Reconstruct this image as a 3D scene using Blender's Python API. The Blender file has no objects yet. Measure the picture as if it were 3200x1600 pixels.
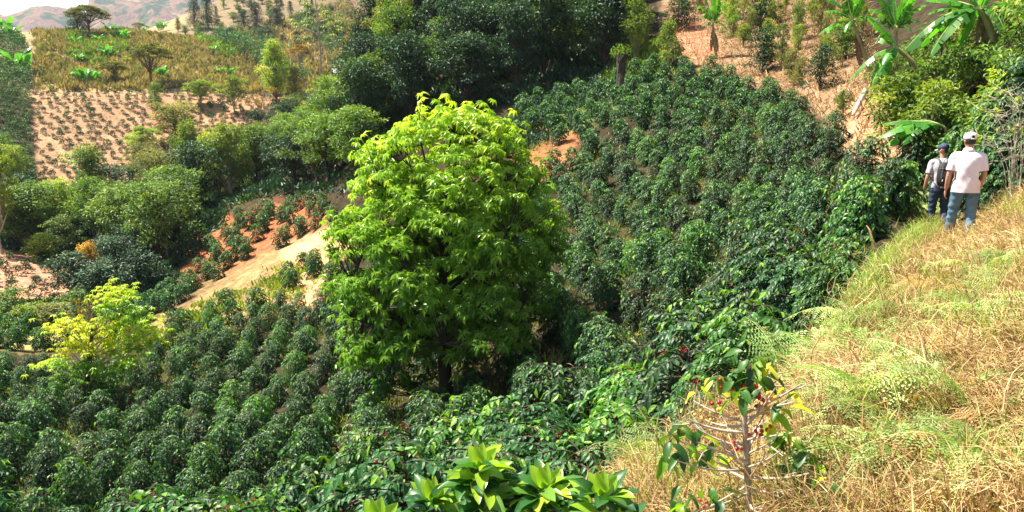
import bpy, math, random
import numpy as np
from mathutils import Vector, Matrix
C = bpy.context.scene
COL = C.collection
R = math.radians
# ------------------------------------------------------------------ camera, sky, sun, exposure
W0, H0, FPX = 3200.0, 1600.0, 2511.0
PITCH = R(10.6)
CAMZ = 1.65
cam_d = bpy.data.cameras.new('camera'); cam = bpy.data.objects.new('camera', cam_d); COL.objects.link(cam)
cam.location = (0, 0, CAMZ); cam.rotation_euler = (R(90)-PITCH, 0, 0)
cam_d.sensor_width = 36; cam_d.lens = 36*FPX/W0; cam_d.clip_start = 0.05; cam_d.clip_end = 12000
C.camera = cam
C.view_settings.view_transform = 'Standard'; C.view_settings.look = 'None'
C.view_settings.exposure = 1.65; C.view_settings.gamma = 1
SUN_EL, SUN_AZ = R(57), R(-72)          # azimuth clockwise from +Y (view direction): sun stands to the left
world = bpy.data.worlds.new('World'); C.world = world; world.use_nodes = True
wn = world.node_tree; bg = wn.nodes['Background']
sky = wn.nodes.new('ShaderNodeTexSky'); sky.sky_type = 'NISHITA'; sky.sun_disc = False
sky.sun_elevation = SUN_EL; sky.sun_rotation = SUN_AZ; sky.altitude = 1500; sky.air_density = 1.0; sky.dust_density = 1.2
wn.links.new(sky.outputs[0], bg.inputs[0]); bg.inputs[1].default_value = 0.05
sd = bpy.data.lights.new('sun', 'SUN'); sd.energy = 5.0; sd.angle = R(0.53); sd.color = (1.0, .92, .77)
sun = bpy.data.objects.new('sun', sd); COL.objects.link(sun)
svec = Vector((math.sin(SUN_AZ)*math.cos(SUN_EL), math.cos(SUN_AZ)*math.cos(SUN_EL), math.sin(SUN_EL)))
sun.rotation_euler = svec.to_track_quat('Z', 'Y').to_euler()
cy = C.cycles
cy.max_bounces = 6; cy.diffuse_bounces = 3; cy.glossy_bounces = 2; cy.transmission_bounces = 3; cy.transparent_max_bounces = 4
cy.use_denoising = True
# ------------------------------------------------------------------ small maths
rng = np.random.default_rng(7)
def nrm(v):
    return v/np.maximum(np.linalg.norm(v, axis=-1, keepdims=True), 1e-9)
def hsh(i, j, s):
    n = (i*374761393 + j*668265263 + s*974634777) & 0xffffffff
    n = ((n ^ (n >> 13))*1274126177) & 0xffffffff
    return ((n ^ (n >> 16)) & 0xffff)/65535.0
def vnoise(x, y, s=0):
    x = np.asarray(x, float); y = np.asarray(y, float)
    i = np.floor(x).astype(np.int64); j = np.floor(y).astype(np.int64); u = x-i; v = y-j
    u = u*u*(3-2*u); v = v*v*(3-2*v)
    return (hsh(i,j,s)*(1-u)+hsh(i+1,j,s)*u)*(1-v)+(hsh(i,j+1,s)*(1-u)+hsh(i+1,j+1,s)*u)*v
def fbm(x, y, s=0, o=4):
    a, t, k = .5, 0, 1.0
    for q in range(o):
        t = t+a*(vnoise(x*k, y*k, s+q)-.5); a *= .5; k *= 2.03
    return t
def ray(px, py):
    X = (np.asarray(px, float)-1600)/FPX; Yc = (800-np.asarray(py, float))/FPX
    dy = math.cos(PITCH)+Yc*math.sin(PITCH); dz = -math.sin(PITCH)+Yc*math.cos(PITCH)
    h = np.hypot(X, dy)
    return np.arctan2(X, dy), dz/h
def proj(x, y, z):
    z = z-CAMZ
    d = y*math.cos(PITCH)-z*math.sin(PITCH); u = y*math.sin(PITCH)+z*math.cos(PITCH)
    d = np.maximum(d, 1e-3)
    return 1600+FPX*x/d, 800-FPX*u/d
def inpoly(px, py, poly):
    px = np.asarray(px, float); py = np.asarray(py, float); r = np.zeros(px.shape, bool)
    n = len(poly)
    for i in range(n):
        x1, y1 = poly[i]; x2, y2 = poly[(i+1) % n]
        c = ((y1 > py) != (y2 > py)) & (px < (x2-x1)*(py-y1)/((y2-y1) if y2 != y1 else 1e-9)+x1)
        r ^= c
    return r
# ------------------------------------------------------------------ the lie of the land: slope profiles for bearings from the path
# for each bearing (as a column of the picture) pairs distance:row ; negative rows 'z' are given as metres below the eye
Zs = lambda z: ('z', z)
PROF = {
 -500: [(1.2,Zs(-1.6)),(3,Zs(-2.5)),(6,Zs(-4.6)),(10,Zs(-6.4)),(16,1640),(22,1460),(30,1300),(40,1170),(50,1090),(60,1020),(70,960),(80,880),(92,820),(102,770),(115,700),(130,600),(165,290),(200,180),(235,110),(260,110),(330,150),(500,170)],
 0: [(1.2,Zs(-1.6)),(3,Zs(-2.4)),(6,Zs(-4.4)),(10,Zs(-6.2)),(16,1630),(22,1450),(30,1300),(40,1170),(50,1090),(60,1020),(66,965),(74,925),(84,830),(94,800),(102,770),(115,690),(130,600),(165,290),(200,170),(235,85),(260,90),(330,150),(500,170)],
 200: [(1.2,Zs(-1.6)),(3,Zs(-2.4)),(6,Zs(-4.3)),(10,Zs(-6.1)),(16,1640),(22,1470),(30,1310),(40,1170),(50,1080),(60,1010),(66,960),(74,915),(82,850),(92,810),(102,750),(115,670),(130,590),(165,288),(200,180),(235,95),(260,100),(330,150),(500,170)],
 400: [(1.2,Zs(-1.6)),(3,Zs(-2.3)),(6,Zs(-4.1)),(10,Zs(-6.0)),(16,1600),(22,1450),(30,1300),(40,1140),(50,1040),(58,970),(66,910),(76,850),(90,780),(105,690),(118,620),(130,570),(165,285),(200,190),(235,110),(255,100),(330,150),(500,150)],
 600: [(1.2,Zs(-1.6)),(3,Zs(-2.3)),(6,Zs(-4.0)),(10,Zs(-5.8)),(16,1530),(22,1380),(30,1230),(40,1075),(48,975),(54,915),(60,900),(68,820),(76,740),(88,680),(105,610),(120,570),(132,540),(165,285),(200,200),(235,120),(250,110),(320,135),(420,90),(500,60)],
 780: [(1.2,Zs(-1.6)),(3,Zs(-2.3)),(6,Zs(-3.9)),(10,Zs(-5.6)),(16,1490),(22,1340),(30,1190),(40,1020),(48,910),(54,835),(58,830),(66,760),(74,670),(86,610),(105,560),(120,520),(135,480),(165,285),(200,220),(235,145),(255,150),(320,165),(400,60),(500,-30)],
 950: [(1.2,Zs(-1.6)),(3,Zs(-2.2)),(6,Zs(-3.8)),(10,Zs(-5.4)),(15,1460),(22,1280),(30,1120),(40,960),(48,850),(54,770),(58,760),(66,690),(74,630),(84,560),(100,510),(115,470),(135,430),(165,310),(200,290),(240,260),(300,190),(400,60),(500,-50)],
 1080: [(1.2,Zs(-1.6)),(3,Zs(-2.2)),(6,Zs(-3.7)),(10,Zs(-5.2)),(15,1430),(22,1230),(30,1070),(40,910),(48,790),(54,700),(60,620),(66,540),(74,470),(84,430),(95,420),(120,430),(160,380),(200,330),(250,250),(330,150),(420,40),(500,-50)],
 1200: [(1.2,Zs(-1.6)),(3,Zs(-2.1)),(6,Zs(-3.6)),(10,1570),(14,1410),(18,1310),(22,1215),(30,1050),(40,890),(48,760),(54,640),(60,520),(66,420),(74,330),(84,220),(95,120),(110,60),(140,80),(250,140),(500,100)],
 1400: [(1.2,Zs(-1.6)),(3,Zs(-2.1)),(5,Zs(-3.1)),(8,1630),(12,1440),(16,1320),(22,1170),(28,1010),(34,880),(42,720),(50,570),(57,450),(63,370),(70,290),(82,170),(95,60),(110,-40),(150,-60),(300,-20),(500,0)],
 1600: [(1.2,Zs(-1.55)),(3,Zs(-2.0)),(5,Zs(-2.85)),(8,1570),(11,1430),(15,1290),(20,1140),(27,960),(32,820),(38,680),(45,550),(52,430),(58,350),(66,280),(76,180),(90,60),(110,-60),(150,-80),(300,-20),(500,0)],
 1800: [(1.2,Zs(-1.55)),(2.6,Zs(-1.9)),(4.5,Zs(-2.6)),(7,1560),(10,1400),(13,1240),(18,1050),(24,880),(30,760),(37,620),(45,490),(53,370),(60,300),(67,240),(76,160),(88,60),(110,-60),(150,-80),(300,-20),(500,0)],
 2000: [(1.2,Zs(-1.6)),(2.5,Zs(-1.95)),(4.2,1610),(5.2,1480),(6.6,1420),(9,1320),(12,1170),(16,1000),(20,880),(26,750),(32,630),(40,480),(48,360),(55,285),(62,200),(70,120),(82,20),(100,-80),(150,-100),(300,-20),(500,0)],
 2200: [(1.2,Zs(-1.65)),(2.5,Zs(-1.98)),(3.3,Zs(-2.06)),(4.3,1520),(5.2,1390),(6.4,1310),(9,1210),(12,1080),(15,960),(19,840),(25,700),(32,560),(40,430),(47,330),(53,270),(60,190),(70,90),(84,-20),(100,-80),(150,-100),(300,-20),(500,0)],
 2400: [(1.2,Zs(-1.65)),(2.5,Zs(-1.95)),(3.3,Zs(-2.02)),(4.2,1470),(5,1330),(6.2,1220),(8.5,1130),(11,1020),(14,900),(18,780),(24,640),(30,530),(38,410),(45,310),(52,230),(60,150),(72,40),(90,-80),(150,-100),(300,-20),(500,0)],
 2600: [(1.2,Zs(-1.6)),(2.6,Zs(-1.66)),(4,1410),(5,1260),(6.5,1120),(8,1030),(9,990),(11,930),(14,820),(18,700),(24,570),(30,460),(36,370),(44,270),(52,190),(60,110),(75,-20),(100,-100),(150,-100),(300,-20),(500,0)],
 2750: [(1.2,Zs(-1.6)),(2.6,Zs(-1.64)),(4,1370),(5,1210),(6.5,1050),(8,940),(10,850),(11.3,810),(14,730),(18,620),(24,500),(30,400),(36,310),(44,220),(55,120),(70,0),(90,-80),(150,-100),(300,-20),(500,0)],
 2900: [(1.2,Zs(-1.6)),(2.6,Zs(-1.62)),(4,1330),(5,1160),(6.5,1010),(8,900),(10,855),(12.2,805),(14.4,772),(16,748),(18.2,728),(19.6,700),(24,510),(28,330),(34,220),(45,100),(60,-20),(90,-100),(150,-100),(300,-20),(500,0)],
 3020: [(1.2,Zs(-1.58)),(2.6,Zs(-1.6)),(4,1300),(5,1130),(6.5,980),(8,885),(10,855),(12.6,805),(14.6,778),(16.4,752),(18.4,722),(20,650),(23,500),(26,370),(30,260),(36,160),(48,30),(65,-60),(90,-100),(150,-100),(300,-20),(500,0)],
 3200: [(1.2,Zs(-1.5)),(2.6,Zs(-1.5)),(4,1235),(5,1060),(6.5,915),(8,825),(10,775),(12,700),(13.5,650),(15,612),(17,570),(19,470),(22,330),(26,200),(32,90),(42,-20),(65,-120),(90,-120),(150,-100),(300,-20),(500,0)],
 3600: [(1.2,Zs(-1.45)),(2.6,Zs(-1.4)),(4,1130),(5,960),(6.5,820),(8,720),(10,620),(12,540),(15,470),(19,370),(22,250),(26,140),(32,40),(42,-60),(65,-150),(90,-140),(150,-100),(300,-20),(500,0)],
}
RG = np.exp(np.linspace(math.log(1.2), math.log(500), 560))
def _col(pxc, rows):
    rr, tt = [], []
    for r, v in rows:
        rr.append(math.log(r))
        tt.append(v[1]/r if isinstance(v, tuple) else float(ray(pxc, v)[1]))
    return np.interp(np.log(RG), rr, tt)
PH_C = np.array([float(ray(k, 800)[0]) for k in PROF]); TT = np.array([_col(k, v) for k, v in PROF.items()])
PHG = np.concatenate([np.linspace(R(-50), R(-36), 20)[:-1], np.linspace(R(-36), R(36), 520), np.linspace(R(36), R(50), 20)[1:]])
TG = np.array([np.interp(PHG, PH_C, TT[:, k]) for k in range(len(RG))]).T      # [phi, r]
def blur(a, n, ax):
    k = np.exp(-np.linspace(-2, 2, 2*n+1)**2); k /= k.sum()
    p = [(0, 0), (0, 0)]; p[ax] = (n, n)
    b = np.pad(a, p, mode='edge'); o = 0
    for i in range(2*n+1):
        o = o+k[i]*(b[i:i+a.shape[0]] if ax == 0 else b[:, i:i+a.shape[1]])
    return o
TG = blur(TG, 11, 0); TG = blur(TG, 7, 1)
GX = np.sin(PHG)[:, None]*RG[None]; GY = np.cos(PHG)[:, None]*RG[None]
GZ = TG*RG[None]
_off = np.interp(np.log(RG), np.log([1.2, 3, 4.8, 6.5, 8, 12, 30, 50, 64, 500]), [0, .1, .25, 1.25, 1.5, 1.3, .95, .5, 0, 0])
_offR = np.interp(np.log(RG), np.log([1.2, 5.2, 7.5, 9, 12, 30, 50, 64, 500]), [0, 0, 1.1, 1.5, 1.3, .95, .5, 0, 0])
_pc = np.tan(PHG)*FPX+1600
_wl = np.clip((2050-_pc)/300, 0, 1)[:,None]; _wr = np.clip((2680-_pc)/200, 0, 1)[:,None]
GZ = GZ-_off[None]*_wl-_offR[None]*(1-_wl)*_wr
amp = np.clip(RG/14, .12, 1.6)[None]*np.clip((RG[None]-2)/8, .15, 1)
amp = amp*(1-.75*np.clip((_pc[:,None]-2450)/300, 0, 1)*np.clip((26-RG[None])/5, 0, 1))
GZ = GZ+amp*(fbm(GX/7, GY/7, 3)*.55+fbm(GX/1.3, GY/1.3, 9)*.16)+np.clip(RG[None]/200, 0, 1)*fbm(GX/30, GY/30, 5)*5+fbm(GX*2.2, GY*2.2, 31, 3)*.16*np.clip(1.5-RG[None]/25,0,1)+np.abs(fbm(GX*.9, GY*.9, 37, 3))*.5*np.clip(1.4-RG[None]/14,0,1)
TGN = GZ/RG[None]
LR0, LR1 = math.log(RG[0]), math.log(RG[-1])
def _samp(a, ph, r):
    i = np.interp(ph, PHG, np.arange(len(PHG))); j = (np.log(np.maximum(r, RG[0]))-LR0)/(LR1-LR0)*(len(RG)-1)
    j = np.clip(j, 0, len(RG)-1.001); i = np.clip(i, 0, len(PHG)-1.001)
    i0 = i.astype(int); j0 = j.astype(int); u = i-i0; v = j-j0
    return (a[i0,j0]*(1-u)+a[i0+1,j0]*u)*(1-v)+(a[i0,j0+1]*(1-u)+a[i0+1,j0+1]*u)*v
def ground(x, y):
    x = np.asarray(x, float); y = np.asarray(y, float)
    return _samp(GZ, np.arctan2(x, y), np.hypot(x, y))+CAMZ
def hit(px, py, rmin=1.3):
    """the spot of ground seen at this place of the photograph"""
    ph, t = ray(px, py); ph = float(ph); t = float(t)
    prof = _samp(TGN, np.full(len(RG), ph), RG)
    ok = np.where((prof >= t) & (RG >= rmin))[0]
    k = ok[0] if len(ok) else len(RG)-1
    r = RG[k]
    if k > 0 and prof[k] > prof[k-1] and RG[k-1] >= rmin:
        u = (t-prof[k-1])/(prof[k]-prof[k-1]); r = RG[k-1]+(RG[k]-RG[k-1])*min(max(u, 0), 1)
    x, y = r*math.sin(ph), r*math.cos(ph)
    return Vector((x, y, float(ground(x, y))))
def at(px, r):
    """the spot of ground on that bearing at r metres"""
    py = 800
    for _ in range(6):
        ph, t = ray(px, py); x, y = r*math.sin(ph), r*math.cos(ph); z = float(ground(x, y)); py = float(proj(x, y, z)[1])
    return Vector((x, y, z))
# ------------------------------------------------------------------ mesh building
class MB:
    def __init__(s): s.v = []; s.n = 0; s.f = []; s.t = []
    def add(s, V, F, mat=0, tint=None):
        V = np.asarray(V, np.float32).reshape(-1, 3); F = np.asarray(F, np.int64)
        s.f.append((F+s.n, np.full(len(F), mat, np.int32)))
        s.v.append(V); s.n += len(V)
        s.t.append(np.full(len(V), .5, np.float32) if tint is None else np.broadcast_to(np.asarray(tint, np.float32), (len(V),)).copy())
        return s
    def mesh(s, name, mats, smooth=False):
        me = bpy.data.meshes.new(name)
        V = np.concatenate(s.v); me.vertices.add(len(V)); me.vertices.foreach_set('co', V.ravel())
        ls, tot, mi = [], [], []
        for F, m in s.f:
            ls.append(F.ravel()); tot.append(np.full(len(F), F.shape[1], np.int32)); mi.append(m)
        ls = np.concatenate(ls).astype(np.int32); tot = np.concatenate(tot); mi = np.concatenate(mi)
        me.loops.add(len(ls)); me.loops.foreach_set('vertex_index', ls)
        st = np.concatenate([[0], np.cumsum(tot)[:-1]]).astype(np.int32)
        me.polygons.add(len(tot)); me.polygons.foreach_set('loop_start', st)
        me.polygons.foreach_set('material_index', mi)
        sm = np.full(len(tot), bool(smooth)) if not isinstance(smooth, set) else np.isin(mi, list(smooth))
        me.polygons.foreach_set('use_smooth', sm)
        at_ = me.attributes.new('tint', 'FLOAT', 'POINT'); at_.data.foreach_set('value', np.concatenate(s.t))
        for m in (mats if isinstance(mats, (list, tuple)) else [mats]): me.materials.append(m)
        me.update(calc_edges=True)
        return me
    def obj(s, name, mats, parent=None, smooth=False):
        o = bpy.data.objects.new(name, s.mesh(name, mats, smooth)); COL.objects.link(o)
        if parent: o.parent = parent
        return o
def tag(o, label=None, cat=None, group=None, kind=None):
    if label: o['label'] = label
    if cat: o['category'] = cat
    if group: o['group'] = group
    if kind: o['kind'] = kind
    return o
def empty(name, loc, label, cat, group=None, rz=0):
    o = bpy.data.objects.new(name, None); COL.objects.link(o); o.location = loc; o.rotation_euler = (0, 0, rz)
    o.empty_display_size = .2
    return tag(o, label, cat, group)
def copy_tree(o, parent=None):
    c = o.copy(); COL.objects.link(c)
    if parent: c.parent = parent
    for ch in CH.get(o.name, []): 
        copy_tree(ch, c)
    return c
CH = {}
def kids(root, *chs): CH[root.name] = list(chs)
# leaf templates: (verts in [side, forward, up], faces)
T_FAR = (np.array([[0,0,0],[-.5,.45,.08],[0,1,-.12],[.5,.45,.08]]), np.array([[0,2,1],[0,3,2]]))
T_MID = (np.array([[0,0,0],[-.5,.42,.10],[0,.5,0],[.5,.42,.10],[0,1,-.22]]), np.array([[0,2,1],[0,3,2],[1,2,4],[2,3,4]]))
def _t_near(n=5, droop=.28, fold=.16, wv=.03):
    V, F = [], []
    for i in range(n+1):
        s = i/n; w = .5*math.sin(math.pi*min(1, s**.85))**.75 if 0 < s < 1 else (.03 if s == 0 else 0)
        z = .10*s-droop*s*s; y = s*(1-.06*s)
        V += [[-w, y, z+fold*w+wv*math.sin(9*s)], [0, y, z], [w, y, z+fold*w-wv*math.sin(9*s+1)]]
    for i in range(n):
        a = 3*i; F += [[a, a+1, a+4, a+3], [a+1, a+2, a+5, a+4]]
    return np.array(V), np.array(F)
T_NEAR = _t_near(); T_NEAR8 = _t_near(8, .35, .2, .02)
def leaves(mb, P, F, U, L, Wd, T=T_MID, mat=0, tint=None):
    P = np.asarray(P, float); n = len(P)
    if n == 0: return
    F = nrm(np.asarray(F, float)); S = nrm(np.cross(F, U)); U = np.cross(S, F)
    L = np.broadcast_to(np.asarray(L, float), (n,)); Wd = np.broadcast_to(np.asarray(Wd, float), (n,))
    V, Fc = T
    o = P[:,None]+S[:,None]*(V[None,:,0,None]*Wd[:,None,None])+F[:,None]*(V[None,:,1,None]*L[:,None,None])+U[:,None]*(V[None,:,2,None]*L[:,None,None])
    fc = (Fc[None]+(np.arange(n)*len(V))[:,None,None]).reshape(-1, Fc.shape[1])
    if tint is None: tint = rng.random(n)
    mb.add(o.reshape(-1, 3), fc, mat, np.repeat(np.broadcast_to(tint, (n,)), len(V)))
def tube(mb, pts, rad, k=6, mat=0, tint=.5, cap=True, flat=1.0, jit=0):
    pts = np.asarray(pts, float); n = len(pts); rad = np.broadcast_to(np.asarray(rad, float), (n,))
    T = nrm(np.gradient(pts, axis=0)); a = np.array([1., 0, 0]) if abs(T[0][0]) < .8 else np.array([0, 1., 0])
    N = np.zeros_like(T); v = np.cross(T[0], a)
    for i in range(n):
        v = v-T[i]*np.dot(v, T[i]); v = v/max(np.linalg.norm(v), 1e-9); N[i] = v
    B = np.cross(T, N); th = np.arange(k)*2*np.pi/k
    rr = rad[:,None]*(1+jit*rng.uniform(-1,1,(n,k))) if jit else np.repeat(rad[:,None], k, 1)
    V = pts[:,None]+N[:,None]*(np.cos(th)[None,:,None]*rr[...,None])+B[:,None]*(np.sin(th)[None,:,None]*rr[...,None]*flat)
    i = np.arange(n-1)[:,None]*k; j = np.arange(k)[None]
    F = np.stack([i+j, i+(j+1)%k, i+k+(j+1)%k, i+k+j], -1).reshape(-1, 4)
    mb.add(V.reshape(-1, 3), F, mat, tint)
def bez(a, b, c, n=6):
    t = np.linspace(0, 1, n)[:,None]; a, b, c = map(lambda q: np.asarray(q, float), (a, b, c))
    return a*(1-t)**2+2*b*t*(1-t)+c*t*t
def ball(mb, c, r, mat=0, tint=.5, seg=6, ring=4, sc=(1,1,1)):
    th = np.linspace(0, np.pi, ring+1); ph = np.arange(seg)*2*np.pi/seg
    V = np.stack([np.sin(th)[:,None]*np.cos(ph)[None]*sc[0], np.sin(th)[:,None]*np.sin(ph)[None]*sc[1], np.cos(th)[:,None]*np.ones(seg)[None]*sc[2]], -1)*r+np.asarray(c)
    i = np.arange(ring)[:,None]*seg; j = np.arange(seg)[None]
    F = np.stack([i+j, i+seg+j, i+seg+(j+1)%seg, i+(j+1)%seg], -1).reshape(-1, 4)
    mb.add(V.reshape(-1, 3), F, mat, tint)
def rdir(n, zmin=-1, zmax=1, r=None):
    r = r or rng; z = r.uniform(zmin, zmax, n); a = r.uniform(0, 2*np.pi, n); s = np.sqrt(1-z*z)
    return np.stack([s*np.cos(a), s*np.sin(a), z], 1)
# ------------------------------------------------------------------ materials
def mat_base(name):
    m = bpy.data.materials.new(name); m.use_nodes = True
    return m, m.node_tree, m.node_tree.nodes['Principled BSDF'], m.node_tree.nodes['Material Output']
def ramp(nt, fac, stops):
    r = nt.nodes.new('ShaderNodeValToRGB'); cr = r.color_ramp
    while len(cr.elements) < len(stops): cr.elements.new(.5)
    for e, (p, c) in zip(cr.elements, stops): e.position = p; e.color = (*c, 1)
    nt.links.new(fac, r.inputs[0]); return r.outputs[0]
def leafmat(name, c0, c1, c2=None, rough=.4, trans=.3, spec=.5, tcol=None, objvar=.25, tmul=1.6):
    m, nt, p, out = mat_base(name)
    a = nt.nodes.new('ShaderNodeAttribute'); a.attribute_name = 'tint'
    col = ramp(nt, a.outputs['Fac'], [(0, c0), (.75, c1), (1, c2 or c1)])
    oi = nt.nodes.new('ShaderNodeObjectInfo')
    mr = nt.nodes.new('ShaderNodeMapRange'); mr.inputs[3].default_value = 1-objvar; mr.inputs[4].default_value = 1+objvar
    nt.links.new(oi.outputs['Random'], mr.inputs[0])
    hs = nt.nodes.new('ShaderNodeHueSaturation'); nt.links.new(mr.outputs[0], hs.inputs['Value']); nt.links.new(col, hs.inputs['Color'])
    nt.links.new(hs.outputs[0], p.inputs['Base Color']); p.inputs['Roughness'].default_value = rough
    p.inputs['Specular IOR Level'].default_value = spec
    if trans > 0:
        t = nt.nodes.new('ShaderNodeBsdfTranslucent')
        mx = nt.nodes.new('ShaderNodeMixRGB'); mx.blend_type = 'MULTIPLY'; mx.inputs[0].default_value = 1
        tc = tcol or (1.25*tmul, 1.3*tmul, .35*tmul); mx.inputs[2].default_value = (*tc, 1)
        nt.links.new(hs.outputs[0], mx.inputs[1]); nt.links.new(mx.outputs[0], t.inputs[0])
        ms = nt.nodes.new('ShaderNodeMixShader'); ms.inputs[0].default_value = trans
        nt.links.new(p.outputs[0], ms.inputs[1]); nt.links.new(t.outputs[0], ms.inputs[2]); nt.links.new(ms.outputs[0], out.inputs[0])
    return m
def noisemat(name, c0, c1, scale=8, rough=.85, bump=.3, stretch=(1,1,1), detail=6):
    m, nt, p, out = mat_base(name)
    tc = nt.nodes.new('ShaderNodeTexCoord'); mp = nt.nodes.new('ShaderNodeMapping'); mp.inputs['Scale'].default_value = stretch
    n = nt.nodes.new('ShaderNodeTexNoise'); n.inputs['Scale'].default_value = scale; n.inputs['Detail'].default_value = detail
    nt.links.new(tc.outputs['Object'], mp.inputs[0]); nt.links.new(mp.outputs[0], n.inputs[0])
    nt.links.new(ramp(nt, n.outputs[0], [(.3, c0), (.7, c1)]), p.inputs['Base Color']); p.inputs['Roughness'].default_value = rough
    if bump:
        b = nt.nodes.new('ShaderNodeBump'); b.inputs['Strength'].default_value = bump; b.inputs['Distance'].default_value = .02
        nt.links.new(n.outputs[0], b.inputs['Height']); nt.links.new(b.outputs[0], p.inputs['Normal'])
    return m
M = {
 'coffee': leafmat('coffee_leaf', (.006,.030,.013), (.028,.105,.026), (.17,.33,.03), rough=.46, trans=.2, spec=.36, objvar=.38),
 'coffee_young': leafmat('coffee_leaf_bright', (.025,.09,.025), (.065,.19,.03), (.20,.34,.03), rough=.42, trans=.25, spec=.36),
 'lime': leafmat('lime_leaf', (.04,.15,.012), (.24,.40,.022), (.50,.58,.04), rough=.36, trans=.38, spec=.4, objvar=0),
 'gold': leafmat('golden_leaf', (.12,.30,.02), (.38,.50,.03), (.62,.52,.06), rough=.45, trans=.38, spec=.3, objvar=0),
 'dark': leafmat('forest_leaf', (.012,.040,.026), (.030,.085,.032), (.07,.13,.04), rough=.5, trans=.15, spec=.35),
 'mid': leafmat('woodland_leaf', (.04,.10,.025), (.14,.24,.035), (.32,.38,.06), rough=.5, trans=.25, spec=.35),
 'yel': leafmat('yellow_green_leaf', (.10,.18,.04), (.26,.34,.05), (.42,.44,.07), rough=.55, trans=.3, spec=.3),
 'olive': leafmat('olive_leaf', (.09,.11,.04), (.22,.23,.07), (.36,.32,.11), rough=.6, trans=.25, spec=.25),
 'rust': leafmat('rusty_leaf', (.20,.12,.03), (.42,.26,.05), (.55,.38,.08), rough=.6, trans=.25, spec=.2),
 'banana': leafmat('banana_leaf', (.03,.12,.025), (.07,.24,.03), (.16,.38,.04), rough=.33, trans=.38, spec=.5, tmul=2.0),
 'banana_y': leafmat('yellow_banana_leaf', (.5,.32,.01), (.7,.45,.02), (.4,.4,.02), rough=.4, trans=.35, spec=.3),
 'fern': leafmat('fern_leaf', (.14,.24,.06), (.34,.44,.17), (.56,.60,.33), rough=.55, trans=.3, spec=.3),
 'fern_dry': leafmat('dry_fern_leaf', (.30,.18,.08), (.50,.35,.16), (.64,.52,.28), rough=.7, trans=.2, spec=.2),
 'straw': leafmat('straw', (.22,.125,.055), (.54,.375,.175), (.74,.60,.34), rough=.7, trans=.15, spec=.2, tcol=(1.2,1.1,.8)),
 'grass': leafmat('fresh_grass', (.12,.2,.04), (.32,.38,.09), (.5,.5,.16), rough=.6, trans=.25, spec=.3),
 'scrub': leafmat('hillside_scrub_leaf', (.11,.12,.055), (.34,.27,.14), (.50,.39,.24), rough=.7, trans=.2, spec=.2),
 'bark': noisemat('brown_bark', (.09,.06,.045), (.24,.17,.12), 14, stretch=(3,3,.7)),
 'bark_dark': noisemat('dark_bark', (.03,.022,.018), (.085,.06,.045), 14, stretch=(3,3,.7)),
 'bark_pale': noisemat('pale_bark', (.30,.25,.19), (.55,.48,.38), 12, stretch=(3,3,.7)),
 'bark_grey': noisemat('grey_branch', (.24,.19,.15), (.46,.38,.30), 16),
 'cherry': noisemat('ripe_cherry', (.35,.01,.02), (.62,.03,.04), 30, rough=.25, bump=0),
 'cherry_g': noisemat('green_cherry', (.25,.42,.03), (.45,.6,.08), 30, rough=.3, bump=0),
 'cherry_o': noisemat('orange_cherry', (.7,.25,.03), (.75,.45,.05), 30, rough=.3, bump=0),
 'banana_stem': noisemat('banana_stem', (.20,.17,.06), (.42,.36,.16), 6, stretch=(4,4,.5)),
 'banana_rib': noisemat('banana_midrib', (.38,.46,.14), (.55,.58,.24), 6),
 'banana_dry': noisemat('dry_banana_leaf', (.16,.09,.05), (.42,.28,.17), 10, stretch=(5,5,.6)),
}
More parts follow.
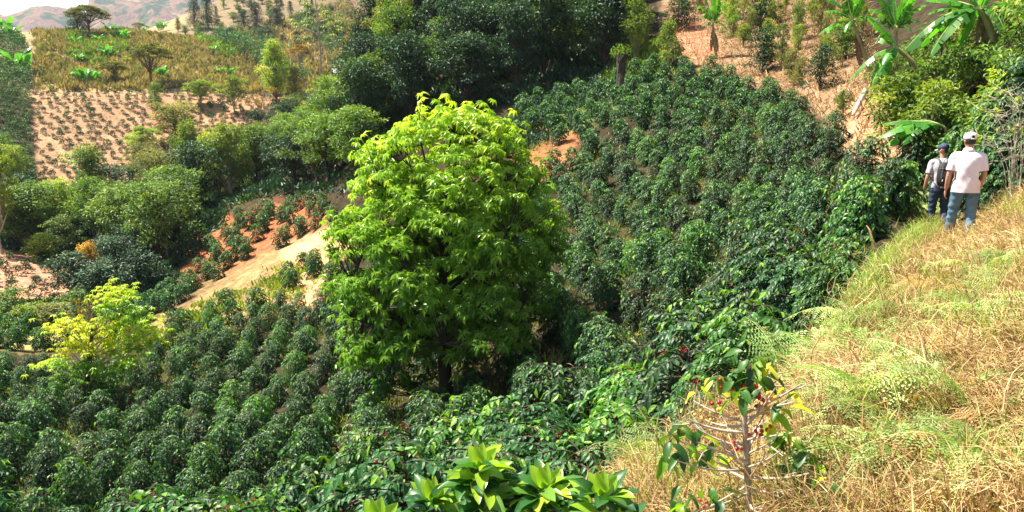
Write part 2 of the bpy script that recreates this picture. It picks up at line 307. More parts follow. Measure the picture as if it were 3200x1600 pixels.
# ------------------------------------------------------------------ ground sheet
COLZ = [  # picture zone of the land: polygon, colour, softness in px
 ([(-900,-300),(4200,-300),(4200,1900),(-900,1900)], (.042,.032,.017), 1),  # default soil, darkened to paint in the shade between the coffee shrubs
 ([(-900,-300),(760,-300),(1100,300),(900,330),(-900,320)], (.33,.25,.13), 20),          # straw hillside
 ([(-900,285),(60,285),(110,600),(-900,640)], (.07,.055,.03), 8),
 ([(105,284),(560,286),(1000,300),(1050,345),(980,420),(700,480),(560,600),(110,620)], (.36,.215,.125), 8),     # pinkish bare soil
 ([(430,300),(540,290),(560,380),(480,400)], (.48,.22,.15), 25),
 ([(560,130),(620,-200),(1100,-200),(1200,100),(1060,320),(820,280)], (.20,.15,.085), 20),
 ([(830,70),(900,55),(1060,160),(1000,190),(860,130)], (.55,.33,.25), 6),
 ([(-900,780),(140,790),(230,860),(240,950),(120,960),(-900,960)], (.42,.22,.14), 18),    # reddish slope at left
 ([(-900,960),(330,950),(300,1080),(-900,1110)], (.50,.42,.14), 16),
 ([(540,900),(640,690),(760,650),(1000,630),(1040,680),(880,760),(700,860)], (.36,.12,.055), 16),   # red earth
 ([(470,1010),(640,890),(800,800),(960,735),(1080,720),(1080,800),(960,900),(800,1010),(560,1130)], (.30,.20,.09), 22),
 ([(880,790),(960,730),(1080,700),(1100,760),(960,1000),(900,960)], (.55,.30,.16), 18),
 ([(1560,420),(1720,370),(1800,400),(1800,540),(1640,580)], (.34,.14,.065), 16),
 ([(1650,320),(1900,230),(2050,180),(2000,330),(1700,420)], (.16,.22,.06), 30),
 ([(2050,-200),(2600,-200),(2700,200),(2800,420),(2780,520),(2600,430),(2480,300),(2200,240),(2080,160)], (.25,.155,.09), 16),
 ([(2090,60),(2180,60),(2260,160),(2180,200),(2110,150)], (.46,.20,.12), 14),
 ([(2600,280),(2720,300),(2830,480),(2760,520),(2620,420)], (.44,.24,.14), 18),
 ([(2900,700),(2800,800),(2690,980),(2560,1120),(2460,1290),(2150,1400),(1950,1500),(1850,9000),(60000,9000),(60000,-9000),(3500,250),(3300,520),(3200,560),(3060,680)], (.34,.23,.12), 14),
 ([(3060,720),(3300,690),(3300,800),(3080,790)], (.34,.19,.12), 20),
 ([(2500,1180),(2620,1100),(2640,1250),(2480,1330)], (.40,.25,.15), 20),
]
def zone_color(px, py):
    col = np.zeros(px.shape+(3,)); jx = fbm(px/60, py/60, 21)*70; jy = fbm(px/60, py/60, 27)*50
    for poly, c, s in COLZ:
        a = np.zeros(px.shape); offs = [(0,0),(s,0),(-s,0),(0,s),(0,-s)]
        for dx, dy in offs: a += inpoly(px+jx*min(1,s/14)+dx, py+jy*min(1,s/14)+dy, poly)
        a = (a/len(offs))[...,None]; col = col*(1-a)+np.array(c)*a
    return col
def ground_material():
    m, nt, p, out = mat_base('soil_and_litter')
    a = nt.nodes.new('ShaderNodeAttribute'); a.attribute_name = 'gcol'
    geo = nt.nodes.new('ShaderNodeNewGeometry')
    def noi(s, d=5):
        n = nt.nodes.new('ShaderNodeTexNoise'); n.inputs['Scale'].default_value = s; n.inputs['Detail'].default_value = d
        n.inputs['Roughness'].default_value = .65; nt.links.new(geo.outputs['Position'], n.inputs[0]); return n.outputs[0]
    n1, n2, n3 = noi(.35), noi(2.3, 7), noi(24, 6)
    cur = a.outputs['Color']
    for n, lo, hi in ((n1, .6, 1.35), (n2, .38, 1.6), (n3, .5, 1.5)):
        mr = nt.nodes.new('ShaderNodeMapRange'); mr.inputs[1].default_value = .28; mr.inputs[2].default_value = .72
        mr.inputs[3].default_value = lo; mr.inputs[4].default_value = hi; nt.links.new(n, mr.inputs[0])
        mx = nt.nodes.new('ShaderNodeMixRGB'); mx.blend_type = 'MULTIPLY'; mx.inputs[0].default_value = 1
        nt.links.new(cur, mx.inputs[1]); nt.links.new(mr.outputs[0], mx.inputs[2]); cur = mx.outputs[0]
    nt.links.new(cur, p.inputs['Base Color']); p.inputs['Roughness'].default_value = .95; p.inputs['Specular IOR Level'].default_value = .1
    b = nt.nodes.new('ShaderNodeBump'); b.inputs['Strength'].default_value = .7; b.inputs['Distance'].default_value = .12
    nt.links.new(n2, b.inputs['Height']); b2 = nt.nodes.new('ShaderNodeBump'); b2.inputs['Strength'].default_value = .5; b2.inputs['Distance'].default_value = .02
    nt.links.new(n3, b2.inputs['Height']); nt.links.new(b.outputs[0], b2.inputs['Normal']); nt.links.new(b2.outputs[0], p.inputs['Normal'])
    return m
M['ground'] = ground_material()
def grid_faces(n, m, close=False):
    i = np.arange(n if close else n-1)[:,None]; j = np.arange(m-1)[None]; i2 = (i+1) % n
    return np.stack([i*m+j, i2*m+j, i2*m+j+1, i*m+j+1], -1).reshape(-1, 4)
def build_ground():
    # continue the sheet round behind the camera and out to the horizon
    nb = 60; back = np.linspace(R(50), R(310), nb+2)[1:-1]
    w = ((back-R(50))/R(260))[:,None]
    gx = np.concatenate([GX, np.sin(back)[:,None]*RG[None]]); gy = np.concatenate([GY, np.cos(back)[:,None]*RG[None]])
    gz = np.concatenate([GZ, GZ[-1][None]*(1-w)+GZ[0][None]*w])
    rf = np.array([600, 800, 1200, 2000, 3000, 4500.]); ang = np.concatenate([PHG, back])
    zf = gz[:,-1:]*np.array([.4, 0, -1, -1, -1, -1.])[None]-np.array([10, 30, 60, 80, 90, 90.])[None]
    gx = np.concatenate([gx, np.sin(ang)[:,None]*rf], 1); gy = np.concatenate([gy, np.cos(ang)[:,None]*rf], 1); gz = np.concatenate([gz, zf], 1)
    n, m = gx.shape
    mb = MB(); V = np.stack([gx, gy, gz+CAMZ], -1).reshape(-1, 3)
    F = grid_faces(n, m, True)[:, ::-1]
    mb.add(V, F)
    c0 = len(V); mb.add(np.array([[0, 0, CAMZ-1.6]]), np.zeros((0, 3), int))
    fan = np.stack([np.arange(n)*m, ((np.arange(n)+1) % n)*m, np.full(n, c0)], 1)[:, ::-1]
    mb.f.append((fan, np.zeros(n, np.int32)))
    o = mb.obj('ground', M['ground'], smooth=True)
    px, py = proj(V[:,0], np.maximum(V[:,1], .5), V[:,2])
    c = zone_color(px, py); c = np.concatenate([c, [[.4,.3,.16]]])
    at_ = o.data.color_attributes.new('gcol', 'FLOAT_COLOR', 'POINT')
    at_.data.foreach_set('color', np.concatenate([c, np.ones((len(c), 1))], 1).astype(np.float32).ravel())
    tag(o, 'bare red and straw coloured hillside soil under the coffee', kind='structure')
    del o['label']
    return o
build_ground()
# far mountains
def mountains():
    m, nt, p, out = mat_base('far_hillside')
    geo = nt.nodes.new('ShaderNodeNewGeometry'); n = nt.nodes.new('ShaderNodeTexNoise'); n.inputs['Scale'].default_value = .011; n.inputs['Detail'].default_value = 9; n.inputs['Roughness'].default_value = .7
    nt.links.new(geo.outputs['Position'], n.inputs[0])
    nt.links.new(ramp(nt, n.outputs[0], [(.40, (.012,.04,.03)), (.46, (.04,.07,.04)), (.51, (.24,.13,.10)), (.57, (.09,.06,.065)), (.64, (.30,.22,.12))]), p.inputs['Base Color'])
    p.inputs['Roughness'].default_value = 1; p.inputs['Specular IOR Level'].default_value = 0
    def ridge(name, r0, r1, sky_pts, seed, dz):
        a = np.linspace(R(-60), R(60), 420); r = np.linspace(r0, r1, 90)
        pxs = np.array([q[0] for q in sky_pts]); pys = np.array([q[1] for q in sky_pts])
        pc = 1600+FPX*np.tan(a)*.99
        te = np.array([float(ray(x, y)[1]) for x, y in zip(pc, np.interp(pc, pxs, pys))])
        u = ((r-r0)/(r1-r0))[None]
        prof = np.clip(u/.8, 0, 1)**.9; prof = np.where(u > .8, 1-(u-.8)*1.8, prof)
        rr = r[None]; z = te[:,None]*(r0+.8*(r1-r0))*prof+dz*(1-prof)
        X = np.sin(a)[:,None]*rr; Y = np.cos(a)[:,None]*rr; s = (r1-r0)/5
        rid = 1-np.abs(fbm(X/s, Y/s, seed, 5))*4
        z = z+(rid-.55)*s*.22*np.clip(u*1.6, 0, 1)
        mb = MB(); mb.add(np.stack([X, Y, z+CAMZ], -1).reshape(-1, 3), grid_faces(len(a), len(r))[:, ::-1])
        return tag(mb.obj(name, m, smooth=True), kind='structure')
    ridge('hills', 620, 1300, [(-400,230),(200,150),(420,140),(560,70),(700,20),(900,-40),(1100,-90),(1500,-160),(3400,-160)], 40, -60)
    ridge('mountains', 1900, 3400, [(-800,60),(0,48),(180,40),(330,60),(350,10),(460,-30),(700,-80),(1100,-150),(1500,-200),(3600,-200)], 60, -120)
mountains()
# clouds: bright white cloud bank behind the ridge at the upper left is part of the sky shader
def cloud_sky():
    tc = wn.nodes.new('ShaderNodeTexCoord'); n = wn.nodes.new('ShaderNodeTexNoise'); n.inputs['Scale'].default_value = 3.2; n.inputs['Detail'].default_value = 8
    mp = wn.nodes.new('ShaderNodeMapping'); mp.inputs['Scale'].default_value = (1,1,2.5); wn.links.new(tc.outputs['Generated'], mp.inputs[0]); wn.links.new(mp.outputs[0], n.inputs[0])
    rp = wn.nodes.new('ShaderNodeValToRGB'); rp.color_ramp.elements[0].position = .42; rp.color_ramp.elements[1].position = .56; wn.links.new(n.outputs[0], rp.inputs[0])
    sp = wn.nodes.new('ShaderNodeSeparateXYZ'); wn.links.new(tc.outputs['Generated'], sp.inputs[0])
    lo = wn.nodes.new('ShaderNodeMapRange'); lo.inputs[1].default_value = .10; lo.inputs[2].default_value = .40; lo.inputs[3].default_value = 1; lo.inputs[4].default_value = .15; wn.links.new(sp.outputs[2], lo.inputs[0])
    ml = wn.nodes.new('ShaderNodeMath'); ml.operation = 'MULTIPLY'; wn.links.new(rp.outputs[0], ml.inputs[0]); wn.links.new(lo.outputs[0], ml.inputs[1])
    mx = wn.nodes.new('ShaderNodeMixRGB'); wn.links.new(ml.outputs[0], mx.inputs[0]); wn.links.new(sky.outputs[0], mx.inputs[1]); mx.inputs[2].default_value = (8, 8.2, 8.5, 1)
    wn.links.new(mx.outputs[0], bg.inputs[0])
cloud_sky()
# ------------------------------------------------------------------ coffee shrubs
def coffee_geo(rs, h=1.7, rad=.62, nb=56, leaf=.15, T=T_MID, step=.085, berries=0, base=.12, stems=1):
    """foliage / stem / cherries of one shrub: tiers of opposite drooping branches with paired leaves"""
    fo, st, be = MB(), MB(), MB()
    lean = rs.uniform(-.12, .12, 2)*h; ph_ = rs.uniform(0, 6.28)
    for si in range(stems):
        off = np.array([0, 0, 0.]) if stems == 1 else np.append(rs.uniform(-.3, .3, 2)*rad, 0)
        hh = h*(1 if si == 0 else rs.uniform(.75, .98))
        sp = bez((0,0,-.1), (off[0]*.5, off[1]*.5, hh*.5), (lean[0]+off[0], lean[1]+off[1], hh*.97), 8)
        tube(st, sp, np.linspace(.032, .007, 8)*h/1.7, 5)
        n = nb//stems
        zz = base+(1-base)*(np.arange(n)+rs.random(n))/n
        P, F, U, L, Tn = [], [], [], [], []
        for k, u in enumerate(zz):
            a = (k % 2)*np.pi+(k//2)*2.4+rs.normal()*.25
            q = sp[0]+(np.array([np.interp(u, np.linspace(0,1,8), sp[:,c]) for c in range(3)])-sp[0])
            prof = (.82+.3*u if u < .5 else .97*math.sqrt(max(0, 1-((u-.5)/.56)**2)))*(1+.22*math.sin(a*2+u*5+ph_))
            bl = rad*prof*rs.uniform(.82, 1.08)
            d = np.array([math.cos(a), math.sin(a), 0]); up0 = .55 if u > .7 else .3
            end = q+d*bl+np.array([0,0, bl*(up0-.6*rs.uniform(.6,1.5))])
            b = bez(q, q+d*bl*.55+np.array([0,0,bl*up0*.6]), end, 7)
            tube(st, b, np.linspace(.009, .003, 7)*h/1.7, 3)
            nl = max(3, int(bl/step)); s = 1-.72*np.linspace(0, 1, nl)**1.25
            Q = np.stack([np.interp(s, np.linspace(0,1,7), b[:,c]) for c in range(3)], 1)
            tang = nrm(np.gradient(b, axis=0))[np.clip((s*6).astype(int), 0, 6)]
            side = nrm(np.cross(tang, [0,0,1]))
            for sg in (-1, 1):
                f = tang*.75+side*sg*.85+rs.normal(size=(nl,3))*.16; f[:,2] -= rs.uniform(.1, .75, nl)
                P.append(Q); F.append(f); U.append(np.array([0,0,1.])+d*.25+rs.normal(size=(nl,3))*.22)
                L.append(leaf*rs.uniform(.7, 1.15, nl)*(1 if u < .93 else .85))
                Tn.append(np.clip(.30*rs.random(nl)+.06+.52*u**2.2+.35*(s > .9)*(rs.random() < .4)+rs.normal()*.08, 0, 1))  # tint lightens with height: young growth, plus sunlit dome tops painted into the colour
            if berries and rs.random() < berries:
                m = rs.integers(3, 6)
                for c in range(m):
                    cc = q+(end-q)*rs.uniform(.25, .8)+rs.normal(size=3)*.018
                    for e in range(4): ball(be, cc+rs.normal(size=3)*.014, .0085, 0, seg=5, ring=3)
        # crown tip
        tp = sp[-1]; m = 9; a = rs.uniform(0, 6.28, m)
        P.append(np.repeat(tp[None], m, 0)); F.append(np.stack([np.cos(a), np.sin(a), rs.uniform(-.1, .9, m)], 1)); U.append(np.repeat([[0,0,1.]], m, 0)+rs.normal(size=(m,3))*.2); L.append(leaf*rs.uniform(.5,.9,m)); Tn.append(rs.uniform(.6,1,m))
        P, F, U, L, Tn = map(np.concatenate, (P, F, U, L, Tn))
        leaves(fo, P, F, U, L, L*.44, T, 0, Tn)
    return fo, st, be

def haze_box():
    m = bpy.data.materials.new('valley_haze'); m.use_nodes = True; nt = m.node_tree; nt.nodes.clear(); o_ = nt.nodes.new('ShaderNodeOutputMaterial'); v = nt.nodes.new('ShaderNodeVolumePrincipled')
    v.inputs['Color'].default_value = (.80, .87, 1.0, 1); v.inputs['Density'].default_value = .0001; v.inputs['Anisotropy'].default_value = .3; nt.links.new(v.outputs[0], o_.inputs['Volume'])
    lo, hi, e = -160.0, 900.0, 4700.0
    V = [(x, y, z) for z in (lo, hi) for y in (-e, e) for x in (-e, e)]
    mb = MB(); mb.add(V, [[0,2,3,1],[4,5,7,6],[0,1,5,4],[2,6,7,3],[0,4,6,2],[1,3,7,5]]); tag(mb.obj('haze', m), kind='stuff')
haze_box()
rs = np.random.default_rng(11)
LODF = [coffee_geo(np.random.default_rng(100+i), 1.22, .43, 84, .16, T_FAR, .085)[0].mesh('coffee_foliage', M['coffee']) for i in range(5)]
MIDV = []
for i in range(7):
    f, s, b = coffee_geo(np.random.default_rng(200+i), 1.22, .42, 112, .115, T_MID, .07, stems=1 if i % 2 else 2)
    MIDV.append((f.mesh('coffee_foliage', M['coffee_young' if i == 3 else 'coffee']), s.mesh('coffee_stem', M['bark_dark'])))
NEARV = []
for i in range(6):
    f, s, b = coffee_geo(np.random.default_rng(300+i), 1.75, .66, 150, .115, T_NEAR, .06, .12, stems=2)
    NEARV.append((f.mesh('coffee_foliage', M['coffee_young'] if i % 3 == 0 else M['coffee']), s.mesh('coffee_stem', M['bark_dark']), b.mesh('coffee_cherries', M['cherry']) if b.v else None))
def coffee(p, sc, kind='mid', label=None, group=None, v=None, rz=None, sz=None):
    o = empty('coffee_shrub', p, label, 'coffee shrub', group, rs.uniform(0, 6.28) if rz is None else rz)
    o.scale = (sc, sc, sc*(sz or 1)); o.rotation_euler.x = rs.normal()*.05; o.rotation_euler.y = rs.normal()*.05
    V = NEARV if kind == 'near' else MIDV; v = rs.integers(len(V)) if v is None else v
    for nm, me in zip(('foliage', 'stem', 'cherries'), V[v]):
        if me is None: continue
        c = bpy.data.objects.new(nm, me); COL.objects.link(c); c.parent = o
    return o
FIELD = [(1610,350),(1720,300),(1900,270),(2010,225),(2120,195),(2230,240),(2340,290),(2470,320),(2520,370),(2600,460),(2660,550),(2750,620),(2810,680),(2780,760),(2630,900),(2520,1050),(2400,1160),(2160,1310),(1960,1430),(1780,1640),(1700,2300),(-500,2300),(-500,1180),(-60,1190),(150,1160),(300,1170),(480,1080),(520,1020),(640,1010),(760,970),(900,960),(1000,960),(1100,880),(1250,800),(1450,700),(1560,560),(1560,460)]
RIDGE = [(480,1000),(560,940),(660,885),(800,800),(960,735),(1080,690),(1150,800),(1060,880),(980,960),(900,960),(760,960),(620,1060),(520,1120)]
BEHIND = [(545,900),(600,800),(690,720),(800,660),(930,650),(1050,640),(1080,700),(960,750),(860,790),(740,850),(640,900),(560,960)]
BEHIND2 = [(440,960),(560,880),(640,880),(640,900),(540,980),(440,1040),(330,1070),(330,1000)]
LEFTP = [(-80,1040),(130,1010),(260,960),(330,1060),(240,1110),(60,1180),(-80,1190)]
BARE = [(1650,430),(1720,400),(1800,400),(1790,500),(1690,560),(1610,520)]
def lattice(x0, x1, y0, y1, s1, s2, ang, jit=.16):
    c, s = math.cos(ang), math.sin(ang); n = int(max(x1-x0, y1-y0)/min(s1, s2))+20
    i, j = np.meshgrid(np.arange(-n, n), np.arange(-n, n)); u = i*s1+(j % 2)*s1*.5; v = j*s2
    x = u*c-v*s; y = u*s+v*c; x = x+(x0+x1)/2+rs.normal(size=x.shape)*jit*s1; y = y+(y0+y1)/2+rs.normal(size=x.shape)*jit*s2
    k = (x > x0) & (x < x1) & (y > y0) & (y < y1); return x[k], y[k]
gx, gy = lattice(-40, 40, 3, 74, 1.46, 1.70, .5, .11)
gz = ground(gx, gy); ppx, ppy = proj(gx, gy, gz)
rr = np.hypot(gx, gy)
vis = np.array([abs(np.hypot(*(hit(a, b-25)[:2]))-r) < 3+r*.1 if -200 < a < 3400 and b < 1700 else True for a, b, r in zip(ppx, ppy, rr)])
inF = inpoly(ppx, ppy, FIELD) & (rr < 66) & (rr > 11.5)
inF &= ~(inpoly(ppx, ppy, BARE) & (rs.random(len(ppx)) < .6))
inR = inpoly(ppx, ppy, RIDGE) & (rr < 62) & (rr > 35) & (rs.random(len(ppx)) < .20)
inB = (inpoly(ppx, ppy, BEHIND) & (rs.random(len(ppx)) < .8)) | inpoly(ppx, ppy, BEHIND2) | (inpoly(ppx, ppy, LEFTP) & (rs.random(len(ppx)) < .75))
inB &= (rr > 50)
keep = (inF | inR | inB) & (ppx > -140) & (ppx < 3300)
MT = at(1400, 22.5)
keep &= np.hypot(gx-MT.x, gy-MT.y) > 1.2
keep &= rs.random(len(gx)) < np.where(rr > 18, .985, 1)
# the hero plants stand here: keep their spots free
FREE = [(2330, 3.2, 1.0), (1500, 2.4, .9)]
for a, r, d in FREE:
    q = at(a, r); keep &= np.hypot(gx-q.x, gy-q.y) > d+.3
gx, gy, gz, ppx, ppy, rr, zoneR, zoneB = [a[keep] for a in (gx, gy, gz, ppx, ppy, rr, inR, inB)]
screen = (1/rr)*np.where((ppx > 0) & (ppx < 3200) & (ppy < 1950), 1, .3)
behind_tree = (ppx > 1120) & (ppx < 1720) & (ppy > 480) & (ppy < 1100) & (rr > 24)
screen = np.where(behind_tree, screen*.35, screen)
order = np.argsort(-screen); print('coffee', len(order))
NEARMAX = 12.0
far_mass = MB()
def label_for(px, py, r, zr, zb):
    if zb: 
        if px < 330 and py > 950: return 'small dark coffee shrub in the terraced plot beyond the small yellow tree', 'coffee on the small terraced plot'
        return 'dark coffee shrub on the bare red earth beyond the sandy ridge', 'coffee on the red earth'
    if zr: return 'coffee shrub standing apart on the sandy ridge beside the bright tree', 'coffee on the sandy ridge'
    if r < NEARMAX and px > 1700: return 'large glossy coffee shrub on the bank below the straw covered path', 'large coffee below the path'
    if r < NEARMAX: return 'large leafy coffee shrub close below the viewer at the bottom edge', 'large coffee at the bottom'
    if px < 1250: return 'dark glossy coffee shrub in the lower plot around the small yellow tree', 'coffee in the lower plot'
    if py > 900: return 'dark glossy coffee shrub in the hollow downhill of the walkers', 'coffee in the hollow'
    return 'dark glossy coffee shrub in rows climbing the slope behind the bright tree', 'coffee rows on the upper slope'
for n_, k in enumerate(order):
    sc = rs.uniform(.88, 1.14)*(1+.10*fbm(gx[k]/5, gy[k]/5, 51))
    if rr[k] > 40: sc *= .95
    if n_ < 292:
        lab, g = label_for(ppx[k], ppy[k], rr[k], zoneR[k], zoneB[k])
        if rr[k] < NEARMAX: coffee((gx[k], gy[k], gz[k]-.04), sc*.8, 'near', lab, g)
        else: coffee((gx[k], gy[k], gz[k]-.04), sc*1.16, 'mid', lab, g)
    else:
        me = LODF[rs.integers(5)]; a = rs.uniform(0, 6.28)
        far_mass.items = getattr(far_mass, 'items', []); far_mass.items.append((me, gx[k], gy[k], gz[k]-.05, sc*1.14, a))
_cache = {}
def merge_into(mb, me, x, y, z, sc, a, mat=0):
    if me.name not in _cache:
        n = len(me.vertices); v = np.zeros(n*3, np.float32); me.vertices.foreach_get('co', v)
        t = np.zeros(n, np.float32); me.attributes['tint'].data.foreach_get('value', t)
        f = np.zeros(len(me.loops), np.int32); me.loops.foreach_get('vertex_index', f)
        _cache[me.name] = (v.reshape(-1, 3), f.reshape(-1, len(me.loops)//len(me.polygons)), t)
    v, f, t = _cache[me.name]; c, s = math.cos(a), math.sin(a)
    V = np.stack([v[:,0]*c-v[:,1]*s, v[:,0]*s+v[:,1]*c, v[:,2]], 1)*sc+np.array([x, y, z]); mb.add(V, f, mat, t)
for it in getattr(far_mass, 'items', []): merge_into(far_mass, *it)
# big shrubs next to the viewer and behind the walkers: picture column, row of the top, distance
BIG = [(2600,700,9.8,'tall dark coffee shrub overhanging the edge of the straw bank'),(2480,740,12,None),(2690,600,13.5,None),(2800,620,16,None),(2760,590,16,None),(2400,660,14,None),
 (2330,880,7.9,'coffee shrub with red cherries rising behind the half bare shrub'),(2220,900,9.8,None),(2080,1030,8.6,None),(1930,1110,10,None),(1740,1090,11,None),(2140,1130,6.8,None),
 (1500,1235,9.6,None),(1660,1200,9,None),(1310,1290,9.4,None),(1150,1320,10.4,None),(1000,1400,9.2,None),(1350,1345,6.8,None),(1900,1180,7.6,None),(1720,1270,7.2,None),(1570,1330,7.0,None),
 (820,1440,8.8,None),(620,1480,9.6,None),(420,1500,10,None),(200,1490,10.5,None),(20,1480,10.5,None),(1120,1440,7.2,None),(900,1500,7.2,None),(700,1530,7.4,None),(1560,1290,8.2,None)]
for i, (a, b, r, lab) in enumerate(BIG):
    q = at(a, r); e = float(ray(a, b)[1])*r+CAMZ-q.z
    print('big', a, r, round(e, 2))
    g = 'large coffee below the path' if a > 1700 else 'large coffee at the bottom'
    l2 = 'large glossy coffee shrub on the bank below the straw covered path' if a > 1700 else 'large leafy coffee shrub close below the viewer at the bottom edge'
    coffee((q.x, q.y, q.z-.05), max(.6, min(1.5, e/1.95)), 'near', lab or l2, None if lab else g, v=i*5 % 6, sz=1.06)
RB = [(3010,350,20.8,'yellow green coffee shrub directly behind the white cap',0),(2900,410,24,'coffee shrub beneath the hanging banana leaf',1),(3120,260,18,'tall coffee shrub right of the white shirted walker',3),(3205,150,17.4,'tallest coffee shrub at the right frame edge',2),
 (3085,480,17.6,'dark coffee shrub in the shade just right of the walkers',4),(3150,430,17,'dark coffee shrub above the straw mound at right',5),(3240,400,16.2,'coffee shrub cut by the right frame edge',1),(2945,500,21.6,'coffee shrub showing between the two walkers',4),(2850,560,22,'coffee shrub just left of the walker with the backpack',2),
 (3080,330,21.5,'coffee shrub behind the tall one at right',3),(2960,300,24,'coffee shrub under the big banana leaves',0),(3180,330,20,'coffee shrub with bare twigs before it at right',0)]
for i, (a, b, r, lab, v) in enumerate(RB):
    q = at(a, r); e = float(ray(a, b)[1])*r+CAMZ-q.z; print('rb', a, r, round(e, 2))
    coffee((q.x, q.y, q.z-.1), max(.7, min(1.7, e/1.95)), 'near', lab, None, v=v, sz=1.15)
# ------------------------------------------------------------------ the big bright tree
def big_tree():
    r_ = np.random.default_rng(5)
    D = math.hypot(MT.x, MT.y)
    px2m = D/FPX
    base = MT; bx, by = proj(base.x, base.y, base.z)
    root = empty('broadleaf_tree', base, 'large rounded tree with bright lime green drooping leaves rising from the coffee', 'tree')
    # local frame: u to the right, w away from the viewer
    u = np.array([math.cos(math.atan2(base.x, base.y)), -math.sin(math.atan2(base.x, base.y)), 0]); w = np.array([-u[1], u[0], 0])
    up = np.array([0, 0, 1.])
    def m(px, py): return (px-bx)*px2m, (by-py)*px2m*1.03
    # outline of the crown: height -> centre offset, half width
    prof = [(362,1430,75),(382,1428,125),(425,1425,185),(483,1402,240),(560,1408,272),(600,1397,305),(677,1412,345),(793,1407,358),(910,1365,358),(975,1390,360),(1015,1350,310),(1060,1255,190),(1104,1190,80)]
    hs = np.array([m(1400, q[0])[1] for q in prof])[::-1]; cs = np.array([m(q[1], 0)[0] for q in prof])[::-1]; ws = np.array([q[2]*px2m for q in prof])[::-1]
    trunk = MB(); H = hs[-1]
    tp = bez((0,0,-.3), tuple(-.3*u+up*H*.4), tuple(u*(m(1420,0)[0])+up*H*.93), 12)
    tube(trunk, tp, np.linspace(.24, .03, 12), 9, jit=.06)
    # limbs
    limbs = []
    br = MB()
    for k in range(34):
        hh = hs[0]*.9+(H-hs[0])*(.12+.86*((k+.5)/34)); a = k*2.4+r_.normal()*.2
        hw = np.interp(hh, hs, ws); cc = np.interp(hh, hs, cs)
        q0 = np.array([np.interp(hh*.62+.2, tp[:,2], tp[:,c]) for c in range(3)])
        e = u*(cc+math.cos(a)*hw*.8)+w*math.sin(a)*hw*.74+up*hh
        b = bez(q0, q0+(e-q0)*.5+up*-.15, e, 10); limbs.append(b); tube(br, b, np.linspace(.07, .018, 10), 5)
    LP = np.concatenate(limbs+[tp]); 
    # twig tips on an uneven clumpy shell
    Ts = []; cl = []
    for k in range(9000):
        if len(cl) >= 210: break
        hh = hs[0]+(H-hs[0])*r_.random()**.9; a = r_.uniform(0, 2*np.pi); hw = np.interp(hh, hs, ws); cc = np.interp(hh, hs, cs)
        f = r_.choice([1.0, .93, .80, .55], p=[.35,.3,.2,.15])*r_.uniform(.90, 1.10); c = u*(cc+math.cos(a)*hw*f*.93)+w*math.sin(a)*hw*f*.86+up*hh
        if all(np.linalg.norm(c-q[0]) > .50 for q in cl): cl.append((c, r_.uniform(.42, .74)))
    for c, rc in cl:
        for _ in range(int(44*rc*rc+4)):
            d = rdir(1, -.25, 1, r_)[0]; Ts.append(c+d*rc*np.array([1,1,.55])*(1-.45*r_.random()**2))
    # low hanging bough at the left and the loose sprig at upper left
    for (x0, y0, n, sx, sy) in ((1270,1190,26,95,22),(1190,1180,10,30,20),(1160,480,9,24,60),(1190,520,12,30,40),(1330,330,5,12,25),(1720,820,25,50,120),(1650,640,16,50,50),(1230,1080,24,60,60)):
        for _ in range(n):
            mx, mz = m(x0+r_.normal()*sx*.6, y0+r_.normal()*sy*.6); Ts.append(u*mx+w*r_.normal()*.5+up*mz)
    Ts = np.array(Ts); tw = MB(); fo = MB()
    P, F, U, L, Tn = [], [], [], [], []
    for t in Ts:
        d = np.linalg.norm(LP-(t-up*.25), axis=1); j = d.argmin(); q = LP[j]
        if d[j] > .15:
            b = bez(q, q+(t-q)*.6-up*.12*d[j], t, 5); tube(tw, b, np.linspace(min(.02, .008+.008*d[j]), .006, 5), 3)
        cen = u*np.interp(t[2], hs, cs)+up*(t[2]-.6); o = nrm(t-cen)
        for c in range(r_.integers(1, 3)):
            n = r_.integers(7, 11); a = r_.uniform(0, 6.28)+np.arange(n)*6.28/n+r_.normal(size=n)*.15
            ax = nrm(o*.7+up*.9+r_.normal(size=3)*.25); s1 = nrm(np.cross(ax, [0.3,.8,.1])); s2 = np.cross(ax, s1)
            f = s1*np.cos(a)[:,None]+s2*np.sin(a)[:,None]+ax*r_.uniform(-.1,.5,(n,1))-up*r_.uniform(.35,.95,(n,1))
            q = t+r_.normal(size=3)*.10*c*2
            P.append(np.repeat(q[None], n, 0)); F.append(f); U.append(np.repeat(ax[None], n, 0)+r_.normal(size=(n,3))*.1)
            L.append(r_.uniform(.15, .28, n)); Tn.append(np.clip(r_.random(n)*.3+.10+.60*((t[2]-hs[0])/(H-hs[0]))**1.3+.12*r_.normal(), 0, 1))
    P, F, U, L, Tn = map(np.concatenate, (P, F, U, L, Tn))
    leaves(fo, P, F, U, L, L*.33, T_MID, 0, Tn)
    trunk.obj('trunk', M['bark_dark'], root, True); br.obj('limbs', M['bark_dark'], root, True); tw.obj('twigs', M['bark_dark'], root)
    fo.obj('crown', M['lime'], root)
big_tree()
